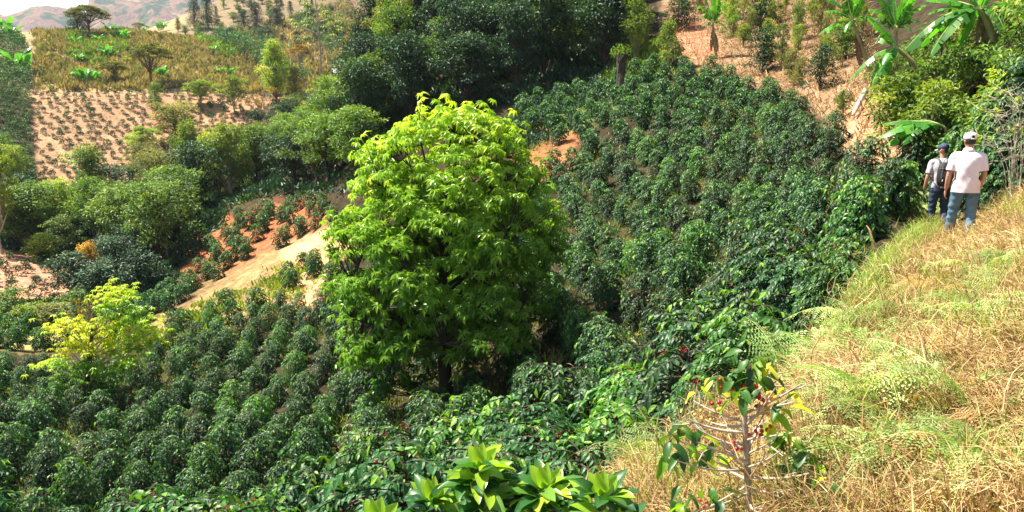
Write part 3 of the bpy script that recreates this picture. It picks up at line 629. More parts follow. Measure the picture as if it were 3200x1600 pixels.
# ------------------------------------------------------------------ trees
def crown_leaves(r_, mb, cen, rad, n, leaf, T=T_FAR, droop=.35, asp=.45, tb=.35, zs=.75, mat=0):
    """n leaves spread through the outer part of one clump"""
    d = rdir(n, -.55, 1, r_); f = (1-.6*r_.random(n)**1.6)[:,None]
    P = cen+d*f*np.array([rad, rad, rad*zs]); F = d*.7+r_.normal(size=(n,3))*.5; F[:,2] -= droop
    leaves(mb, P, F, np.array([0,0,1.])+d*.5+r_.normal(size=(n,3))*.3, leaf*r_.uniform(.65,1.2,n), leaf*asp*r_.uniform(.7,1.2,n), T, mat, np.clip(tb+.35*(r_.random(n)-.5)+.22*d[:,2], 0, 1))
def tree_geo(seed, kind='broad', H=8., Wd=5., leaf=.26, clumps=30, per=130):
    r_ = np.random.default_rng(seed); cr, tr = MB(), MB()
    cen = []
    if kind in ('broad', 'tall', 'bush', 'sparse'):
        z0 = {'broad':.30,'tall':.22,'bush':.10,'sparse':.42}[kind]
        for i in range(clumps):
            u = (i+r_.random())/clumps; z = z0+(1-z0)*u
            pr = math.sqrt(max(.04, 1-((u-.38)/.66)**2)) if kind != 'tall' else (.55+.6*u if u < .4 else .8*(1-(u-.4)/.75))
            a = i*2.4+r_.normal()*.3; f = r_.uniform(.25, 1.12)*(1+.25*math.sin(2*a+seed))
            cen.append([math.cos(a)*f*pr*Wd*.42, math.sin(a)*f*pr*Wd*.42, z*H*.93])
        rc = Wd*(.17 if kind != 'sparse' else .12)
    elif kind == 'umbrella':
        for i in range(clumps):
            a = i*2.4; f = math.sqrt((i+.5)/clumps); cen.append([math.cos(a)*f*Wd*.44, math.sin(a)*f*Wd*.44, H*(.93-.28*f*f-.05*r_.random())])
        rc = Wd*.12
    elif kind == 'conifer':
        for i in range(clumps):
            u = (i+.5)/clumps; a = i*2.4; f = (1-u)**.8*r_.uniform(.4,.9); cen.append([math.cos(a)*f*Wd*.42, math.sin(a)*f*Wd*.42, H*(.08+.9*u)])
        rc = Wd*.17
    cen = np.array(cen)
    lean = r_.normal(size=2)*H*.04
    tp = bez((0,0,-.5), (lean[0], lean[1], H*.35), (lean[0]*.4, lean[1]*.4, H*(.86 if kind != 'umbrella' else .5)), 8)
    tube(tr, tp, np.linspace(H*.022, H*.005, 8), 6, jit=.08)
    for c in cen:
        j = min(7, int(7*min(1, c[2]/H*.75))); q = tp[j] if kind != 'umbrella' else tp[min(7, 3+r_.integers(0,5))]
        tube(tr, bez(q, (q+c)/2+np.array([0,0,-.04*H]), c, 5), np.linspace(H*.008, H*.0025, 5), 4)
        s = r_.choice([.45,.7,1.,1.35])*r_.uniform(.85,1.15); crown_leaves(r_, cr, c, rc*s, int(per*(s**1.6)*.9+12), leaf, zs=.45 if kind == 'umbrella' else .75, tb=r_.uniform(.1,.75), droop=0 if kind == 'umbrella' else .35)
    return cr, tr
def cecropia_geo(seed, H=10., Wd=4., dense=1.):
    r_ = np.random.default_rng(seed); cr, tr = MB(), MB()
    tp = bez((0,0,-.4), (r_.normal()*.2, 0, H*.5), (r_.normal()*.3, 0, H*.95), 10); tube(tr, tp, np.linspace(H*.013, H*.005, 10), 6)
    n = int(13*dense)
    for i in range(n):
        u = .66+.34*i/(n-1); a = i*2.4; q = tp[min(9, int(9*min(1, u*.94)))]; l = Wd*.5*(1.15-.6*(u-.66)/.34)*r_.uniform(.7,1)
        e = q+np.array([math.cos(a)*l, math.sin(a)*l, l*.45]); tube(tr, bez(q, q+(e-q)*.6-np.array([0,0,.1]), e, 6), np.linspace(H*.005, H*.0025, 6), 4)
        for c in range(4):
            w = e+r_.normal(size=3)*.28; m = 9; b = np.arange(m)*6.283/m+r_.random()
            F = np.stack([np.cos(b), np.sin(b), np.full(m, -.35)], 1)
            leaves(cr, np.repeat(w[None], m, 0), F, np.repeat([[0,0,1.]], m, 0), r_.uniform(.42,.6,m), .17, T_MID, 0, np.clip(r_.uniform(.3,.9)+r_.normal(size=m)*.1, 0, 1))
    return cr, tr
def dry_geo(seed, H=6., Wd=3., leafy=.3):
    r_ = np.random.default_rng(seed); cr, tr = MB(), MB()
    tp = bez((0,0,-.3), (r_.normal()*.4, 0, H*.45), (r_.normal()*.5, 0, H*.8), 8); tube(tr, tp, np.linspace(H*.03, H*.008, 8), 6, jit=.2)
    for i in range(26):
        q = tp[r_.integers(2, 8)]; d = rdir(1, .1, .95, r_)[0]; l = Wd*r_.uniform(.3,.65); e = q+d*l
        tube(tr, bez(q, (q+e)/2+r_.normal(size=3)*.1*l, e, 5), np.linspace(H*.008, H*.002, 5), 4)
        for k in range(3):
            e2 = e+rdir(1, -.2, 1, r_)[0]*l*.5; tube(tr, bez(q+(e-q)*.6, e, e2, 4), np.linspace(H*.004, .008, 4), 3)
            if r_.random() < leafy: crown_leaves(r_, cr, e2, Wd*.1, 26, .2)
    if not cr.v: crown_leaves(r_, cr, tp[-1], Wd*.1, 20, .2)
    return cr, tr
_geo = {}
def tree_mesh(kind, mat, bark, big=True):
    k = (kind, mat, bark, big)
    if k not in _geo:
        L = []
        for i in range(3 if kind in ('broad', 'bush') else 2):
            sd_ = 1000+len(_geo)*10+i
            if kind == 'cecropia': g = cecropia_geo(sd_); dim = (10., 4.)
            elif kind == 'dry': g = dry_geo(sd_); dim = (6., 3.)
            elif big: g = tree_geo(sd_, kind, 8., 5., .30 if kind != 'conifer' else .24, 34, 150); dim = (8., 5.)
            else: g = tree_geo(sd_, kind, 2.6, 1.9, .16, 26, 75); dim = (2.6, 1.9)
            L.append((g[0].mesh('tree_crown', M[mat]), g[1].mesh('tree_trunk', M[bark], True), dim))
        _geo[k] = L
    return _geo[k]
def tree(p, h, w, kind, mat, label, group=None, bark='bark', name='tree', cat='tree', big=True, v=None):
    L = tree_mesh(kind, mat, bark, big); cm, tm, dim = L[rs.integers(len(L)) if v is None else v % len(L)]
    o = empty(name, p, label, cat, group, rs.uniform(0, 6.28)); o.scale = (w/dim[1], w/dim[1], h/dim[0])
    for nm, me in (('crown', cm), ('trunk', tm)):
        c = bpy.data.objects.new(nm, me); COL.objects.link(c); c.parent = o
    return o
TL = [ # base px, base py, height px, width px, kind, leaf, bark, label
 (8,795,300,110,'sparse','yel','bark_pale','slender yellow green tree with a pale trunk at the left frame edge'),
 (85,775,180,170,'broad','mid','bark_dark','broad olive green tree above the reddish slope at left'),
 (30,615,140,100,'broad','yel','bark_dark','yellow green tree at the foot of the dense dark coffee block'),
 (190,705,120,140,'umbrella','yel','bark_pale','flat topped yellow tree with a white forked trunk in the left wood'),
 (300,730,250,115,'tall','mid','bark','tall mid green tree directly below the planted red field'),
 (252,625,160,90,'cecropia','yel','bark_pale','thin pale branched tree before the lower corner of the red field'),
 (500,835,265,190,'broad','mid','bark_dark','big lush tree with pale lit top left of the bare red earth'),
 (400,810,220,190,'broad','mid','bark_dark','wide leafy tree left of the slim white trunk'),
 (522,805,240,100,'cecropia','mid','bark_pale','slim straight pale trunked tree rising before the dark hollow'),
 (190,800,120,110,'bush','mid','bark','rounded green tree behind the crest of the reddish slope'),
 (140,815,80,90,'bush','yel','bark','pale yellow bush on the crest of the reddish slope'),
 (285,860,100,75,'bush','rust','bark','rusty orange bush at the edge of the dark thicket'),
 (370,905,160,150,'broad','dark','bark_dark','dark tree left of the middle of the thicket above the yellow tree'),
 (245,925,130,140,'broad','dark','bark_dark','dark tree at the right end of the reddish slope'),
 (320,945,120,130,'broad','dark','bark_dark','low dark tree just behind the top of the yellow tree'),
 (440,915,130,130,'broad','dark','bark_dark','dark tree in the thicket beside the bare red strip'),
 (430,835,150,140,'broad','dark','bark_dark','shadowy tree beneath the pale lit canopy'),
 (520,780,120,110,'broad','dark','bark_dark','dark tree on the upper edge of the bare red strip'),
 (40,1005,100,100,'bush','mid','bark','green shrub at the left edge below the reddish slope'),
 (95,1030,80,100,'bush','yel','bark','yellow green shrub below the reddish slope'),
 (160,1030,80,110,'bush','olive','bark','dull olive shrub right of the yellow green shrub'),
 (230,1000,90,90,'bush','mid','bark','dark green shrub just left of the small yellow tree top'),
 (600,610,225,110,'tall','yel','bark_pale','light green tree standing right of the red field'),
 (722,610,225,140,'broad','yel','bark_pale','bright yellow crowned tree right of the light green one'),
 (455,585,125,130,'broad','olive','bark','round olive yellow tree on the lower edge of the red field'),
 (548,450,120,140,'broad','olive','bark','grey olive tree jutting into the red field'),
 (452,500,100,100,'sparse','yel','bark_pale','airy pale tree on the red field above the round olive one'),
 (628,330,75,90,'sparse','yel','bark_pale','airy flat tree near the top edge of the red field'),
 (735,350,110,80,'sparse','yel','bark_pale','airy yellow tree at the right end of the seedling rows'),
 (862,318,180,110,'tall','yel','bark','tall yellow green poplar shaped tree right of the red field'),
 (925,330,120,60,'tall','olive','bark','slanting ivy clad tree beside the poplar shaped one'),
 (1003,330,325,140,'cecropia','mid','bark_pale','very tall thin tree with large leaves reaching the top of the frame'),
 (1032,335,120,70,'dry','olive','bark_dark','gnarled vine hung trunk at the base of the very tall thin tree'),
 (1198,300,160,130,'cecropia','mid','bark_pale','pale trunked tree with big leaves at the left edge of the dark wood'),
 (1112,270,110,100,'broad','dark','bark_dark','dark green tree right of the small white roof'),
 (1225,250,270,150,'sparse','olive','bark_grey','tall half bare yellowish tree at the top left of the dark wood'),
 (820,420,140,70,'dry','rust','bark_grey','grey dead tree in front of the poplar shaped tree'),
 (280,118,90,105,'umbrella','olive','bark','flat topped tree high on the straw hillside at left'),
 (245,110,60,60,'bush','dark','bark_dark','dark bush under the flat topped tree on the hillside'),
 (358,262,65,70,'umbrella','olive','bark','small flat topped tree just above the red field'),
 (478,272,130,108,'umbrella','olive','bark','large flat topped tree on the straw hillside above the red field'),
 (490,338,75,46,'bush','mid','bark_dark','round dark green tree inside the top rows of seedlings'),
 (432,74,28,36,'umbrella','olive','bark','tiny flat topped tree on the hillside crest'),
 (557,100,42,26,'tall','olive','bark','small brown leaved tree on the crest right of the banana clump'),
 (612,90,85,58,'conifer','dark','bark_dark','dark conifer at left of the pair on the crest'),
 (652,90,95,60,'conifer','dark','bark_dark','dark conifer at right of the pair on the crest'),
 (760,98,60,62,'conifer','dark','bark_dark','dark tree on the crest left of the ploughed strip'),
 (800,95,80,70,'conifer','dark','bark_dark','tall dark tree on the crest beside the ploughed strip'),
 (868,95,70,50,'broad','dark','bark_dark','dark tree at the top of the ploughed strip'),
 (1150,160,95,130,'broad','rust','bark','golden brown tree on the far slope'),
 (1060,130,70,90,'broad','olive','bark','yellowish tree on the far slope left of the golden brown one'),
 (940,220,80,60,'umbrella','rust','bark_grey','bare branched tree below the ploughed strip'),
 (1985,200,215,120,'tall','yel','bark_pale','light yellow green tree at the right end of the dark wood'),
 (2085,215,150,80,'tall','yel','bark_pale','pale green slender tree beside the red bank'),
 (2120,95,100,90,'bush','dark','bark_dark','dark bush above the bare red bank'),
 (2385,225,135,90,'bush','dark','bark_dark','dark conical bush standing alone on the straw slope'),
 (2565,283,140,84,'bush','dark','bark_dark','dark conical bush left of the banana stems'),
 (2375,95,110,80,'bush','dark','bark_dark','dark bush uphill of the lone conical bush'),
 (2640,185,105,90,'bush','mid','bark_dark','leafy bush between the two banana clumps'),
 (2632,375,95,45,'sparse','mid','bark','thin leafy sapling above the fallen log'),
 (2770,290,110,120,'bush','mid','bark_dark','green shrub behind the leaning banana stem'),
 (2840,420,190,170,'bush','mid','bark_dark','rounded yellow green shrub under the hanging banana leaf'),
]
for i, (px, py, hp, wp, kind, mt, bk, lab) in enumerate(TL):
    p = hit(px, py); r = math.hypot(p.x, p.y); k = r/FPX
    big = hp*k > 3.6
    if px > 2300 and r < 40: big = False
    if kind in ('cecropia', 'dry'): big = True
    nm, ct = ('shrub', 'shrub') if kind == 'bush' else ('tree', 'tree')
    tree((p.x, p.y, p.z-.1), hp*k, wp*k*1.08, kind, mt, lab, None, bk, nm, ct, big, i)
def fill(poly, n, hm, wm, kinds, label, group, mind, rr_=(20, 200), name='tree', cat='tree', big=True, tries=4000, place=None):
    xs = [q[0] for q in poly]; ys = [q[1] for q in poly]; pts = []
    for _ in range(tries):
        if len(pts) >= n: break
        px, py = rs.uniform(min(xs), max(xs)), rs.uniform(min(ys), max(ys))
        if not inpoly(np.array([px]), np.array([py]), poly)[0]: continue
        p = hit(px, py); r = math.hypot(p.x, p.y)
        if not rr_[0] < r < rr_[1] or any((p.x-q.x)**2+(p.y-q.y)**2 < mind*mind for q in pts): continue
        pts.append(p)
        if place: place(p, r); continue
        kind, mt, bk = kinds[rs.integers(len(kinds))]; h = rs.uniform(*hm); w = rs.uniform(*wm)
        tree((p.x, p.y, p.z-.15), h, w, kind, mt, label, group, bk, name, cat, big)
    return pts
DK = [('broad','dark','bark_dark')]*5+[('tall','dark','bark_dark'),('broad','mid','bark_dark')]
FOREST = [(1100,330),(1130,180),(1190,-60),(1290,-330),(1960,-330),(1950,120),(1900,235),(1700,280),(1560,330),(1400,395),(1290,430),(1150,430)]
fill(FOREST, 78, (5.5, 8.5), (4.2, 6), DK, 'dark tree in the dense wood above the upper coffee rows', 'dark trees of the upper wood', 2.7, (50, 130))
WOODS = [(870,360),(1100,330),(1180,430),(1160,560),(1060,610),(900,600),(700,650),(690,560)]
fill(WOODS, 26, (5, 7.5), (4, 5.6), DK+[('broad','mid','bark_dark')]*4+[('tall','yel','bark')], 'leafy tree in the wooded gully left of the big bright tree', 'trees of the gully', 2.8, (50, 140))
fill([(-120,700),(130,700),(500,620),(700,610),(690,650),(600,700),(560,760),(-120,780)], 16, (5, 8), (4.5, 6.5), [('broad','mid','bark'),('broad','yel','bark'),('broad','dark','bark_dark'),('broad','olive','bark')], 'leafy tree crowded into the valley wood below the red field', 'trees of the valley wood', 4.2, (70, 140))
fill([(0,480),(60,480),(60,600),(0,620)], 2, (5,6), (4,5), [('broad','mid','bark')], 'green tree before the dense dark coffee block', 'trees before the coffee block', 3, (100, 140))
fill([(560,590),(560,540),(700,500),(820,440),(860,480),(800,560),(700,600)], 9, (4,6.5), (3.5,5), [('broad','yel','bark'),('broad','mid','bark'),('sparse','olive','bark_grey')], 'sunlit yellow green tree below the right end of the red field', 'sunlit trees below the red field', 3.5, (80, 160))
fill([(2110,30),(2200,-60),(2560,-60),(2700,120),(2600,240),(2480,280),(2300,170),(2250,60)], 60, (1.5, 2.8), (.9, 1.6), [('bush','yel','bark'),('sparse','yel','bark'),('bush','olive','bark'),('bush','mid','bark')], 'straggly yellow green shrub on the dry slope below the bananas', 'straggly shrubs on the dry slope', 1.6, (30, 110), 'shrub', 'shrub', False)
RSL = [(2760,430),(2820,350),(2900,280),(3050,240),(3300,220),(3300,560),(3230,560),(3060,520),(2900,520)]
fill(RSL, 40, (1.6, 2.9), (1.5, 2.6), [('bush','mid','bark'),('bush','dark','bark_dark'),('bush','yel','bark'),('bush','mid','bark')], 'leafy shrub on the slope among the banana plants at upper right', 'shrubs among the bananas', 1.6, (20.5, 60), 'shrub', 'shrub', False)
HL = [(110,285),(110,80),(300,75),(640,100),(800,160),(960,280),(700,285)]
fill(HL, 95, (1.0, 2.4), (.9, 2.0), [('bush','olive','bark'),('bush','mid','bark'),('sparse','olive','bark'),('bush','yel','bark')], 'small olive shrub dotted over the far straw hillside', 'small shrubs on the far hillside', 2.5, (160, 255), 'shrub', 'shrub', False)
fill([(560,120),(620,20),(900,0),(1100,60),(1060,200),(860,150)], 50, (3, 6.5), (3, 6), [('broad','olive','bark'),('broad','mid','bark'),('broad','dark','bark_dark'),('conifer','dark','bark_dark')], 'distant tree on the slopes beyond the straw hillside', 'trees on the distant slopes', 8, (240, 499), 'tree', 'tree', True)
# ------------------------------------------------------------------ red field of seedlings
seedv = []
for i in range(5):
    m_ = MB(); r_ = np.random.default_rng(70+i)
    for c in range(3): crown_leaves(r_, m_, np.array([r_.normal()*.12, r_.normal()*.12, .3+.2*c]), (.40-.08*c), 60, .2, zs=.8, tb=.3)
    seedv.append(m_.mesh('seedling_foliage', M['coffee']))
SF = [(105,292),(560,292),(985,300),(1050,335),(960,400),(700,470),(640,560),(560,620),(150,640),(112,600)]
sx, sy = lattice(-110, 0, 100, 190, 1.75, 2.0, .45, .16); sz_ = ground(sx, sy); a_, b_ = proj(sx, sy, sz_)
k_ = inpoly(a_, b_, SF) & (np.hypot(sx, sy) > 105) & (np.hypot(sx, sy) < 200)
sx, sy, sz_ = sx[k_], sy[k_], sz_[k_]; od = np.argsort(np.hypot(sx, sy)); seed_mass = MB(); print('seedlings', len(od))
for n_, k in enumerate(od):
    sc = rs.uniform(.85, 1.3)
    if rs.random() < .06: continue
    if n_ < 290:
        o = bpy.data.objects.new('coffee_seedling', seedv[rs.integers(5)]); COL.objects.link(o); o.location = (sx[k], sy[k], sz_[k]); o.rotation_euler = (0,0,rs.uniform(0,6.28)); o.scale = (sc,)*3
        tag(o, 'small dark coffee seedling in rows on the bare pinkish far field', 'seedling', 'seedlings on the pinkish far field')
    else: merge_into(seed_mass, seedv[rs.integers(5)], sx[k], sy[k], sz_[k], sc, rs.uniform(0, 6.28))
tag(seed_mass.obj('coffee_seedlings', M['coffee']), kind='stuff')
def place_seed(p, r):
    o = bpy.data.objects.new('coffee_seedling', seedv[rs.integers(5)]); COL.objects.link(o); o.location = p; o.scale = (rs.uniform(.8,1.2),)*3; o.rotation_euler = (0,0,rs.uniform(0,6.28))
    tag(o, 'sparse coffee seedling on the reddish slope at the left edge', 'seedling', 'seedlings on the reddish slope')
fill([(-40,800),(180,820),(230,900),(200,950),(-40,950)], 26, None, None, None, None, None, 1.6, (60, 110), place=place_seed)
# ------------------------------------------------------------------ dense coffee block and ploughed strips far away
lowv = []
for i in range(4):
    m_ = MB(); r_ = np.random.default_rng(90+i)
    for c in range(5): crown_leaves(r_, m_, np.array([r_.normal()*.1, r_.normal()*.1, .35+.38*c]), .62-.06*c, 45, .24, zs=.75, tb=.25+.08*c)
    lowv.append(m_.mesh('coffee_foliage', M['coffee']))
dx, dy = lattice(-140, -20, 110, 240, 1.25, 1.9, 0, .1); dz_ = ground(dx, dy); a_, b_ = proj(dx, dy, dz_)
k_ = inpoly(a_, b_, [(-160,292),(98,292),(112,640),(-160,640)]) & (np.hypot(dx, dy) > 112)
k2 = inpoly(a_, b_, [(-160,120),(70,120),(95,200),(98,288),(-160,288)]) & (rs.random(len(a_)) < .8)
for k in np.where(k_ | k2)[0]: merge_into(far_mass, lowv[rs.integers(4)], dx[k], dy[k], dz_[k], rs.uniform(.85,1.15)*(1 if k_[k] else 1.2), rs.uniform(0, 6.28))
dx, dy = lattice(-190, 30, 200, 520, 4.4, 3.2, .3, .1); dz_ = ground(dx, dy); a_, b_ = proj(dx, dy, dz_)
k_ = (inpoly(a_, b_, [(760,110),(860,110),(860,210),(1000,260),(900,300),(700,150),(640,110)]) | inpoly(a_, b_, [(900,60),(960,50),(1080,150),(1040,190)])) & (np.hypot(dx, dy) > 210)
for k in np.where(k_)[0]: merge_into(far_mass, lowv[rs.integers(4)], dx[k], dy[k], dz_[k], rs.uniform(1.6,2.4), rs.uniform(0, 6.28))
dx, dy = lattice(-190, 30, 200, 520, 3.4, 4.2, .5, .05); dz_ = ground(dx, dy); a_, b_ = proj(dx, dy, dz_)
k_ = inpoly(a_, b_, [(830,75),(900,62),(1060,165),(1000,190),(870,130)]) & (np.hypot(dx, dy) > 210)
for k in np.where(k_)[0]: merge_into(far_mass, seedv[rs.integers(5)], dx[k], dy[k], dz_[k], rs.uniform(1.2,1.8), rs.uniform(0, 6.28))
tag(far_mass.obj('coffee_plantation', M['coffee']), kind='stuff')
# ------------------------------------------------------------------ scrub on the straw hillside, undergrowth of the woods
def scatter_px(poly, n, rlo, rhi):
    """even scatter over the ground inside a zone"""
    xs = [q[0] for q in poly]; ys = [q[1] for q in poly]; P = []
    b = 0
    while len(P) < n and b < 60:
        b += 1
        ph = rs.uniform(float(ray(min(xs), 800)[0])*1.06-.02, float(ray(max(xs), 800)[0])*1.06+.02, n); r = np.sqrt(rs.uniform(rlo**2, rhi**2, n))
        x, y = r*np.sin(ph), r*np.cos(ph); z = ground(x, y); a, c = proj(x, y, z); k = inpoly(a, c, poly); P += list(np.stack([x[k], y[k], z[k]], 1))
    return np.array(P[:n]).reshape(-1, 3)
def tufts(mb, pts, nl, h, w, spread, up=1.2, asp=.3, T=T_FAR, tb=None, mat=0):
    n = len(pts)
    if not n: return
    P = np.repeat(pts, nl, 0)+rs.normal(size=(n*nl,3))*np.array([spread, spread, .12*h]); sc = np.repeat(rs.uniform(.6, 1.4, n), nl)
    F = rs.normal(size=(n*nl,3))*.5; F[:,2] = np.abs(F[:,2])+up; tt = np.repeat(rs.random(n), nl)*.7+rs.random(n*nl)*.3 if tb is None else np.clip(tb+rs.normal(size=n*nl)*.15, 0, 1)
    P[:,2] += h*.25*rs.random(n*nl)*(1 if up < 1 else 0)
    leaves(mb, P, F, rs.normal(size=(n*nl,3)), h*sc*rs.uniform(.6,1.2,n*nl), w*sc, T, mat, tt)
HILL = [(105,290),(108,60),(300,60),(640,90),(780,150),(840,210),(980,285),(900,300),(560,286)]
sc_ = MB(); tufts(sc_, scatter_px(HILL, 3600, 160, 260), 12, 1.1, .32, .35, up=.9)
tufts(sc_, scatter_px([(700,120),(1100,0),(1200,120),(1060,330),(800,250)], 1500, 200, 500), 10, 2.2, .8, .9, up=.6)
tag(sc_.obj('hillside_scrub', M['scrub']), kind='stuff')
sg = MB(); tufts(sg, scatter_px([(200,80),(300,130),(400,90),(470,110),(300,220),(260,200),(220,180)], 420, 160, 250), 12, 1.2, .5, .5, up=.5)
tufts(sg, scatter_px([(-200,70),(110,60),(100,140),(-200,140)], 300, 180, 260), 12, 1.5, .5, .5, up=.6)
tufts(sg, scatter_px([(600,110),(640,80),(860,110),(880,160),(700,190)], 400, 200, 300), 12, 1.6, .6, .6, up=.5)
tag(sg.obj('green_hillside_scrub', M['mid']), kind='stuff')
ug = MB()
for poly, n, lo, hi, h in ((FOREST, 2600, 48, 125, .55), (WOODS, 900, 50, 140, .5), ([(-150,620),(130,610),(700,560),(700,680),(560,880),(480,960),(300,1000),(-150,1010),(-100,960),(240,950),(230,860),(140,790),(-150,780)], 1800, 55, 135, .55), ([(1560,420),(1650,300),(2000,190),(2050,240),(1900,320),(1650,480)], 300, 40, 80, .3)):
    tufts(ug, scatter_px(poly, n, lo, hi), 26, h, h*.45, .55, up=.25, tb=.35)
tag(ug.obj('undergrowth', M['dark']), kind='stuff')
uy = MB()
for poly, n, lo, hi in (([(-150,960),(330,940),(420,1010),(300,1080),(100,1080),(-150,1090)], 500, 55, 90), ([(560,560),(860,430),(860,560),(760,640),(640,640)], 300, 70, 150), ([(-100,600),(130,610),(560,560),(560,640),(-100,760)], 300, 80, 140), ([(1880,160),(2080,120),(2080,240),(1900,270)], 260, 50, 80), ([(560,980),(760,900),(960,800),(1000,900),(760,1000),(620,1080),(500,1100)], 120, 38, 62)):
    tufts(uy, scatter_px(poly, n, lo, hi), 16, .38, .12, .35, up=.7)
tag(uy.obj('sunlit_undergrowth', M['yel']), kind='stuff')
# small roof in the far valley
def far_house():
    p = hit(1068, 240, 150); k = math.hypot(p.x, p.y)/FPX; w = 46*k
    root = empty('farmhouse', p, 'tiny white roofed farmhouse in the valley left of the dark wood', 'house', rz=.3)
    a = MB(); x, y, z = w/2, w*.3, w*.26
    V = [(-x,-y,-1),(x,-y,-1),(x,y,-1),(-x,y,-1),(-x,-y,z),(x,-y,z),(x,y,z),(-x,y,z),(-x,0,z*1.75),(x,0,z*1.75)]
    a.add(V, [[0,1,5,4],[1,2,6,5],[2,3,7,6],[3,0,4,7]]); a.add(V, [[4,7,8],[5,9,6]])
    a.obj('wall', noisemat('whitewash', (.6,.58,.5), (.75,.72,.65), 3), root)
    b = MB(); e = .5
    for s in (-1, 1):
        V = [(-x-e, s*(y+e), z-.25), (x+e, s*(y+e), z-.25), (x+e, 0, z*1.75+.12), (-x-e, 0, z*1.75+.12)]
        V = V+[(q[0], q[1], q[2]+.15) for q in V]
        b.add(V, [[0,1,2,3],[4,7,6,5],[0,4,5,1],[1,5,6,2],[3,2,6,7],[0,3,7,4]])
    b.obj('roof', noisemat('metal_roof', (.55,.55,.56), (.75,.75,.74), 3), root)
    c = MB()
    for dx_ in (-.25*w, .2*w): c.add([(dx_-.5,-y-.03,.9),(dx_+.5,-y-.03,.9),(dx_+.5,-y-.03,2),(dx_-.5,-y-.03,2)], [[0,1,2,3]])
    for i, dx_ in enumerate((-.25*w, .2*w)):
        c = MB(); x0, x1 = dx_-.5, dx_+.5
        V = [(x0,-y-.06,.9),(x1,-y-.06,.9),(x1,-y-.06,2),(x0,-y-.06,2),(x0,-y+.02,.9),(x1,-y+.02,.9),(x1,-y+.02,2),(x0,-y+.02,2)]
        c.add(V, [[0,1,2,3],[0,4,5,1],[1,5,6,2],[2,6,7,3],[3,7,4,0]]); c.obj('window', noisemat('dark_window', (.03,.03,.03), (.06,.05,.05), 3, bump=0), root)
far_house()
# ------------------------------------------------------------------ banana plants
def P3(px, py, r):
    """a point r metres away along the line of sight through this place"""
    ph, t = ray(px, py); return np.array([r*math.sin(ph), r*math.cos(ph), r*t+CAMZ])
def banana_leaf(mb, b, width, n=30, tear=.3, r_=rng, mat=0, ribmat=1, sag=.3, upv=(0,0,1)):
    b = np.asarray(b); t = np.linspace(0, 1, len(b)); s = np.linspace(0, 1, n+1)
    C_ = np.stack([np.interp(s, t, b[:,c]) for c in range(3)], 1); T = nrm(np.gradient(C_, axis=0))
    S = nrm(np.cross(T, upv)); U = np.cross(S, T)
    wd = width*.5*np.clip(np.sin(np.pi*np.clip(s*.97+.015, 0, 1))**.55, .05, 1); i0 = int(.14*n)
    tube(mb, C_, np.linspace(width*.05, width*.008, n+1), 5, ribmat, .5)
    for sg in (-1, 1):
        i = i0
        while i < n:
            g = int(r_.integers(1, 6)); j = min(n, i+g); dr = sag*r_.uniform(.5, 1.5)+(.5 if r_.random() < tear*.4 else 0); sk = r_.normal()*.04*width; V = []
            tt = r_.uniform(.2, .9)
            for k in range(i, j+1):
                gap = 0
                if k == j and j < n and r_.random() < tear*2: gap = .35
                kk = k-gap
                c = C_[k]*(1-gap)+C_[max(k-1,0)]*gap*0+C_[k]*gap
                for q, (f, z) in enumerate(((0, 0), (.5, .10-.12*dr), (1, .04-.75*dr))):
                    sh = T[k]*(f*width*.10-gap*f*np.linalg.norm(C_[min(k,n)]-C_[max(k-1,0)]))
                    V.append(c+S[k]*sg*wd[k]*f+U[k]*wd[k]*z*1.0+np.array([0,0,-1.])*wd[k]*dr*.45*f*f+sh+T[k]*sk*f)
            m = j-i+1; F = []
            for k in range(m-1):
                for q in range(2): F.append([3*k+q, 3*k+q+1, 3*k+q+4, 3*k+q+3])
            if F: mb.add(V, F, mat, tt)
            i = j
def banana(name_lab, base, crown, lv, r, dead=(), bend=None, group=None, stem_w=.09, seed=0, young=0):
    r_ = np.random.default_rng(seed+500)
    B = np.array(at(base[0], r)) if len(base) == 1 else P3(base[0], base[1], r); Cn = P3(crown[0], crown[1], r-.2)
    g = float(ground(B[0], B[1]));  B = np.array([B[0], B[1], g-.2]) if len(base) == 1 else np.array([B[0], B[1], min(B[2], g+1.5)])
    if len(base) == 2 and B[2] > g-.1:      # carry the stem down to the soil
        pass
    root = empty('banana_plant', B, name_lab, 'banana plant', group)
    md = (B+Cn)/2 if bend is None else P3(bend[0], bend[1], r-.1)
    st = bez(B, md*1.0, Cn, 10)-B
    if B[2] > g: st = np.concatenate([[[0,0,g-.3-B[2]]], st])
    s = MB(); tube(s, st, np.linspace(stem_w*.8, stem_w*.42, len(st)), 9, jit=.08); s.obj('pseudostem', M['banana_stem'], root, True)
    for i, q in enumerate(lv):
        yel = len(q) > 4 and q[4]; dz = q[3] if len(q) > 3 else r_.uniform(-.6, .3); tip = P3(q[0], q[1], r-.2+dz)
        L = np.linalg.norm(tip-Cn); arch = q[2] if len(q) > 2 else .25
        mid = (Cn+tip)/2+np.array([0, 0, L*arch])
        m = MB(); banana_leaf(m, bez(Cn, mid, tip, 14)-B, L*r_.uniform(.33,.44), 32, .35, r_)
        m.obj('leaf', [M['banana_y' if yel else 'banana'], M['banana_rib']], root)
    for q in dead:
        tip = P3(q[0], q[1], r-.1); top = P3(q[2], q[3], r-.1); m = MB(); L = np.linalg.norm(tip-top)
        banana_leaf(m, bez(top, (top+tip)/2+np.array([.05,0,.05]), tip, 10)-B, L*.16, 20, .6, r_, sag=1.2, upv=(.3,.9,.1)); m.obj('dead_leaf', [M['banana_dry'], M['banana_dry']], root)
    return root
